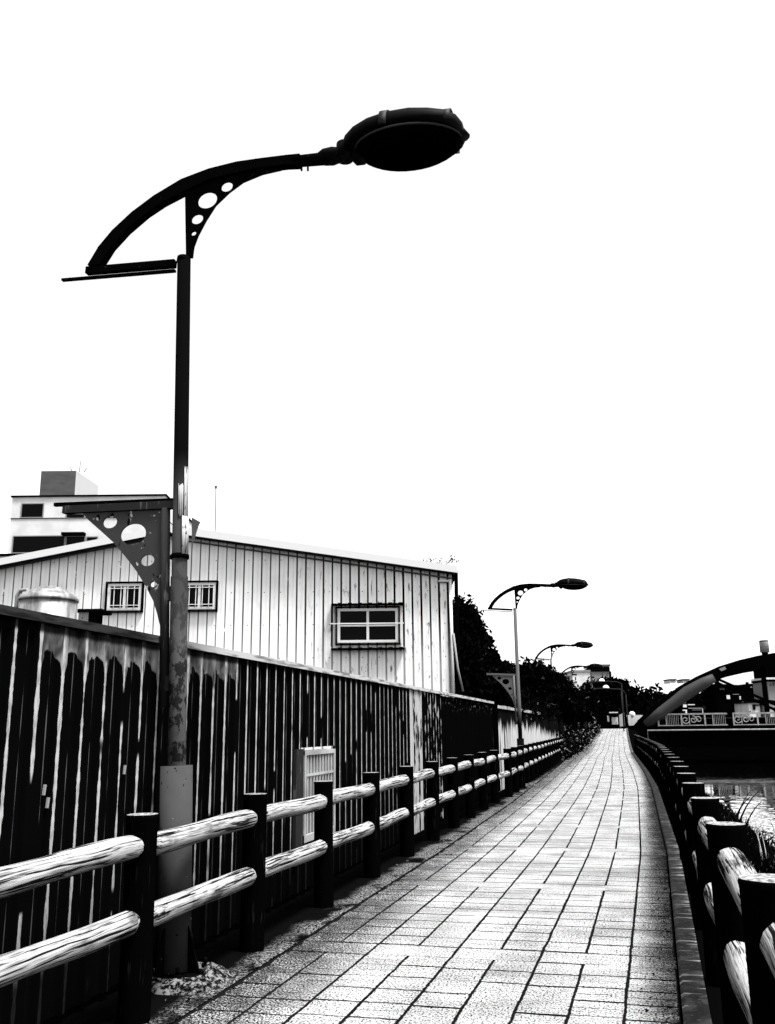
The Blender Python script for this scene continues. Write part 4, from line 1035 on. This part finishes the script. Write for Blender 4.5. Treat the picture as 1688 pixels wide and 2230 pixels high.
# ------------------------------------------------------------------ river bank plants
rr = random.Random(11)
def reed(bx, by, n, h_, lean, label, m='reed', w=.012, spread=.25, group='reed clumps on the river bank'):
    z0 = max(terrain(bx, by), WATER-.3); root = empty('reed_clump', (bx, by, z0), label, 'reeds', group)
    m_ = MB()
    for i in range(n):
        x, y = bx+rr.uniform(-spread, spread), by+rr.uniform(-spread, spread); a = rr.uniform(0, 6.28); l = h_*rr.uniform(.55, 1); ln = lean*rr.uniform(.4, 1.3)
        pts = [Vector((x+math.cos(a)*ln*t*t, y+math.sin(a)*ln*t*t, z0+l*(t-.18*ln*t*t*t))) for t in np.linspace(0, 1, 7)]
        m_.tube(pts, [w*(1-.85*t) for t in np.linspace(0, 1, 7)], 4, sq=(1, .35))
    m_.build('blades', M[m], root); return root
def gp(px, py, z):
    d = ray(px, py); t = (z-EYE)/d[2]; return (d[0]*t, d[1]*t)
p1 = gp(1622, 1845, -.7); reed(*p1, 9, 1.3, .5, 'tall black reeds leaning over the water behind the third fence post', w=.03)
p2 = gp(1655, 1880, -.7); reed(*p2, 26, .8, .45, 'dense black reeds at the picture edge behind the nearest posts', w=.018, spread=.4)
p3 = gp(1685, 1850, -.8); reed(*p3, 30, .8, .5, 'reeds at the water line against the right picture edge', w=.018, spread=.4)
p4 = gp(1640, 1890, -.6); reed(*p4, 5, .75, .18, 'few dry pale stalks among the black reeds', m='dry', w=.008, spread=.35)
def bank():
    r = np.random.default_rng(5); n = 16000
    y = 2+r.random(n)**1.5*60; e = np.array([interp(RE, t) for t in y]); x = e+.62+r.random(n)*1.7
    z = np.array([max(terrain(a, b2), WATER) for a, b2 in zip(x, y)])
    h_ = .06+.14*r.random(n); a = r.random(n)*6.28; w = .02
    dx, dy = np.cos(a)*w, np.sin(a)*w; lx, ly = r.normal(size=n)*.08, r.normal(size=n)*.08
    v = np.stack([np.stack([x-dx, y-dy, z-.02], 1), np.stack([x+dx, y+dy, z-.02], 1), np.stack([x+lx+dx*.2, y+ly+dy*.2, z+h_], 1), np.stack([x+lx-dx*.2, y+ly-dy*.2, z+h_], 1)], 1).reshape(-1, 3)
    tag(leafmesh('bank_grass', v, M['leaf2'], None), 'dark grass covering the steep river bank beyond the right fence', 'grass', kind='stuff')
bank()

def litter():      # dead leaves and grit gathered along the joints beside both fences
    r = np.random.default_rng(12); n = 1500
    y = 3.5+r.random(n)**1.8*30; side = r.random(n) < .68
    l = np.array([interp(LE, t) for t in y]); e = np.array([interp(RE, t) for t in y])
    x = np.where(side, l-.12+np.abs(r.normal(size=n))*.10*np.sign(r.random(n)-.35), e-.02-np.abs(r.normal(size=n))*.10)
    z = np.array([G(t) for t in y])+.004+r.random(n)*.006
    c0 = np.stack([x, y, z], 1); a = r.random(n)*6.28; sz = (.006+.016*r.random(n)**2)
    d1 = np.stack([np.cos(a)*sz, np.sin(a)*sz, r.normal(size=n)*.003], 1); d2 = np.stack([-np.sin(a)*sz*.5, np.cos(a)*sz*.5, r.normal(size=n)*.003+.003], 1)
    v = np.stack([c0-d1, c0-d2, c0+d1, c0+d2], 1).reshape(-1, 3)
    tag(leafmesh('leaf_litter', v, M['litter'], None), 'small dark dead leaves and grit strewn along the path edges', 'litter', kind='stuff')
litter()
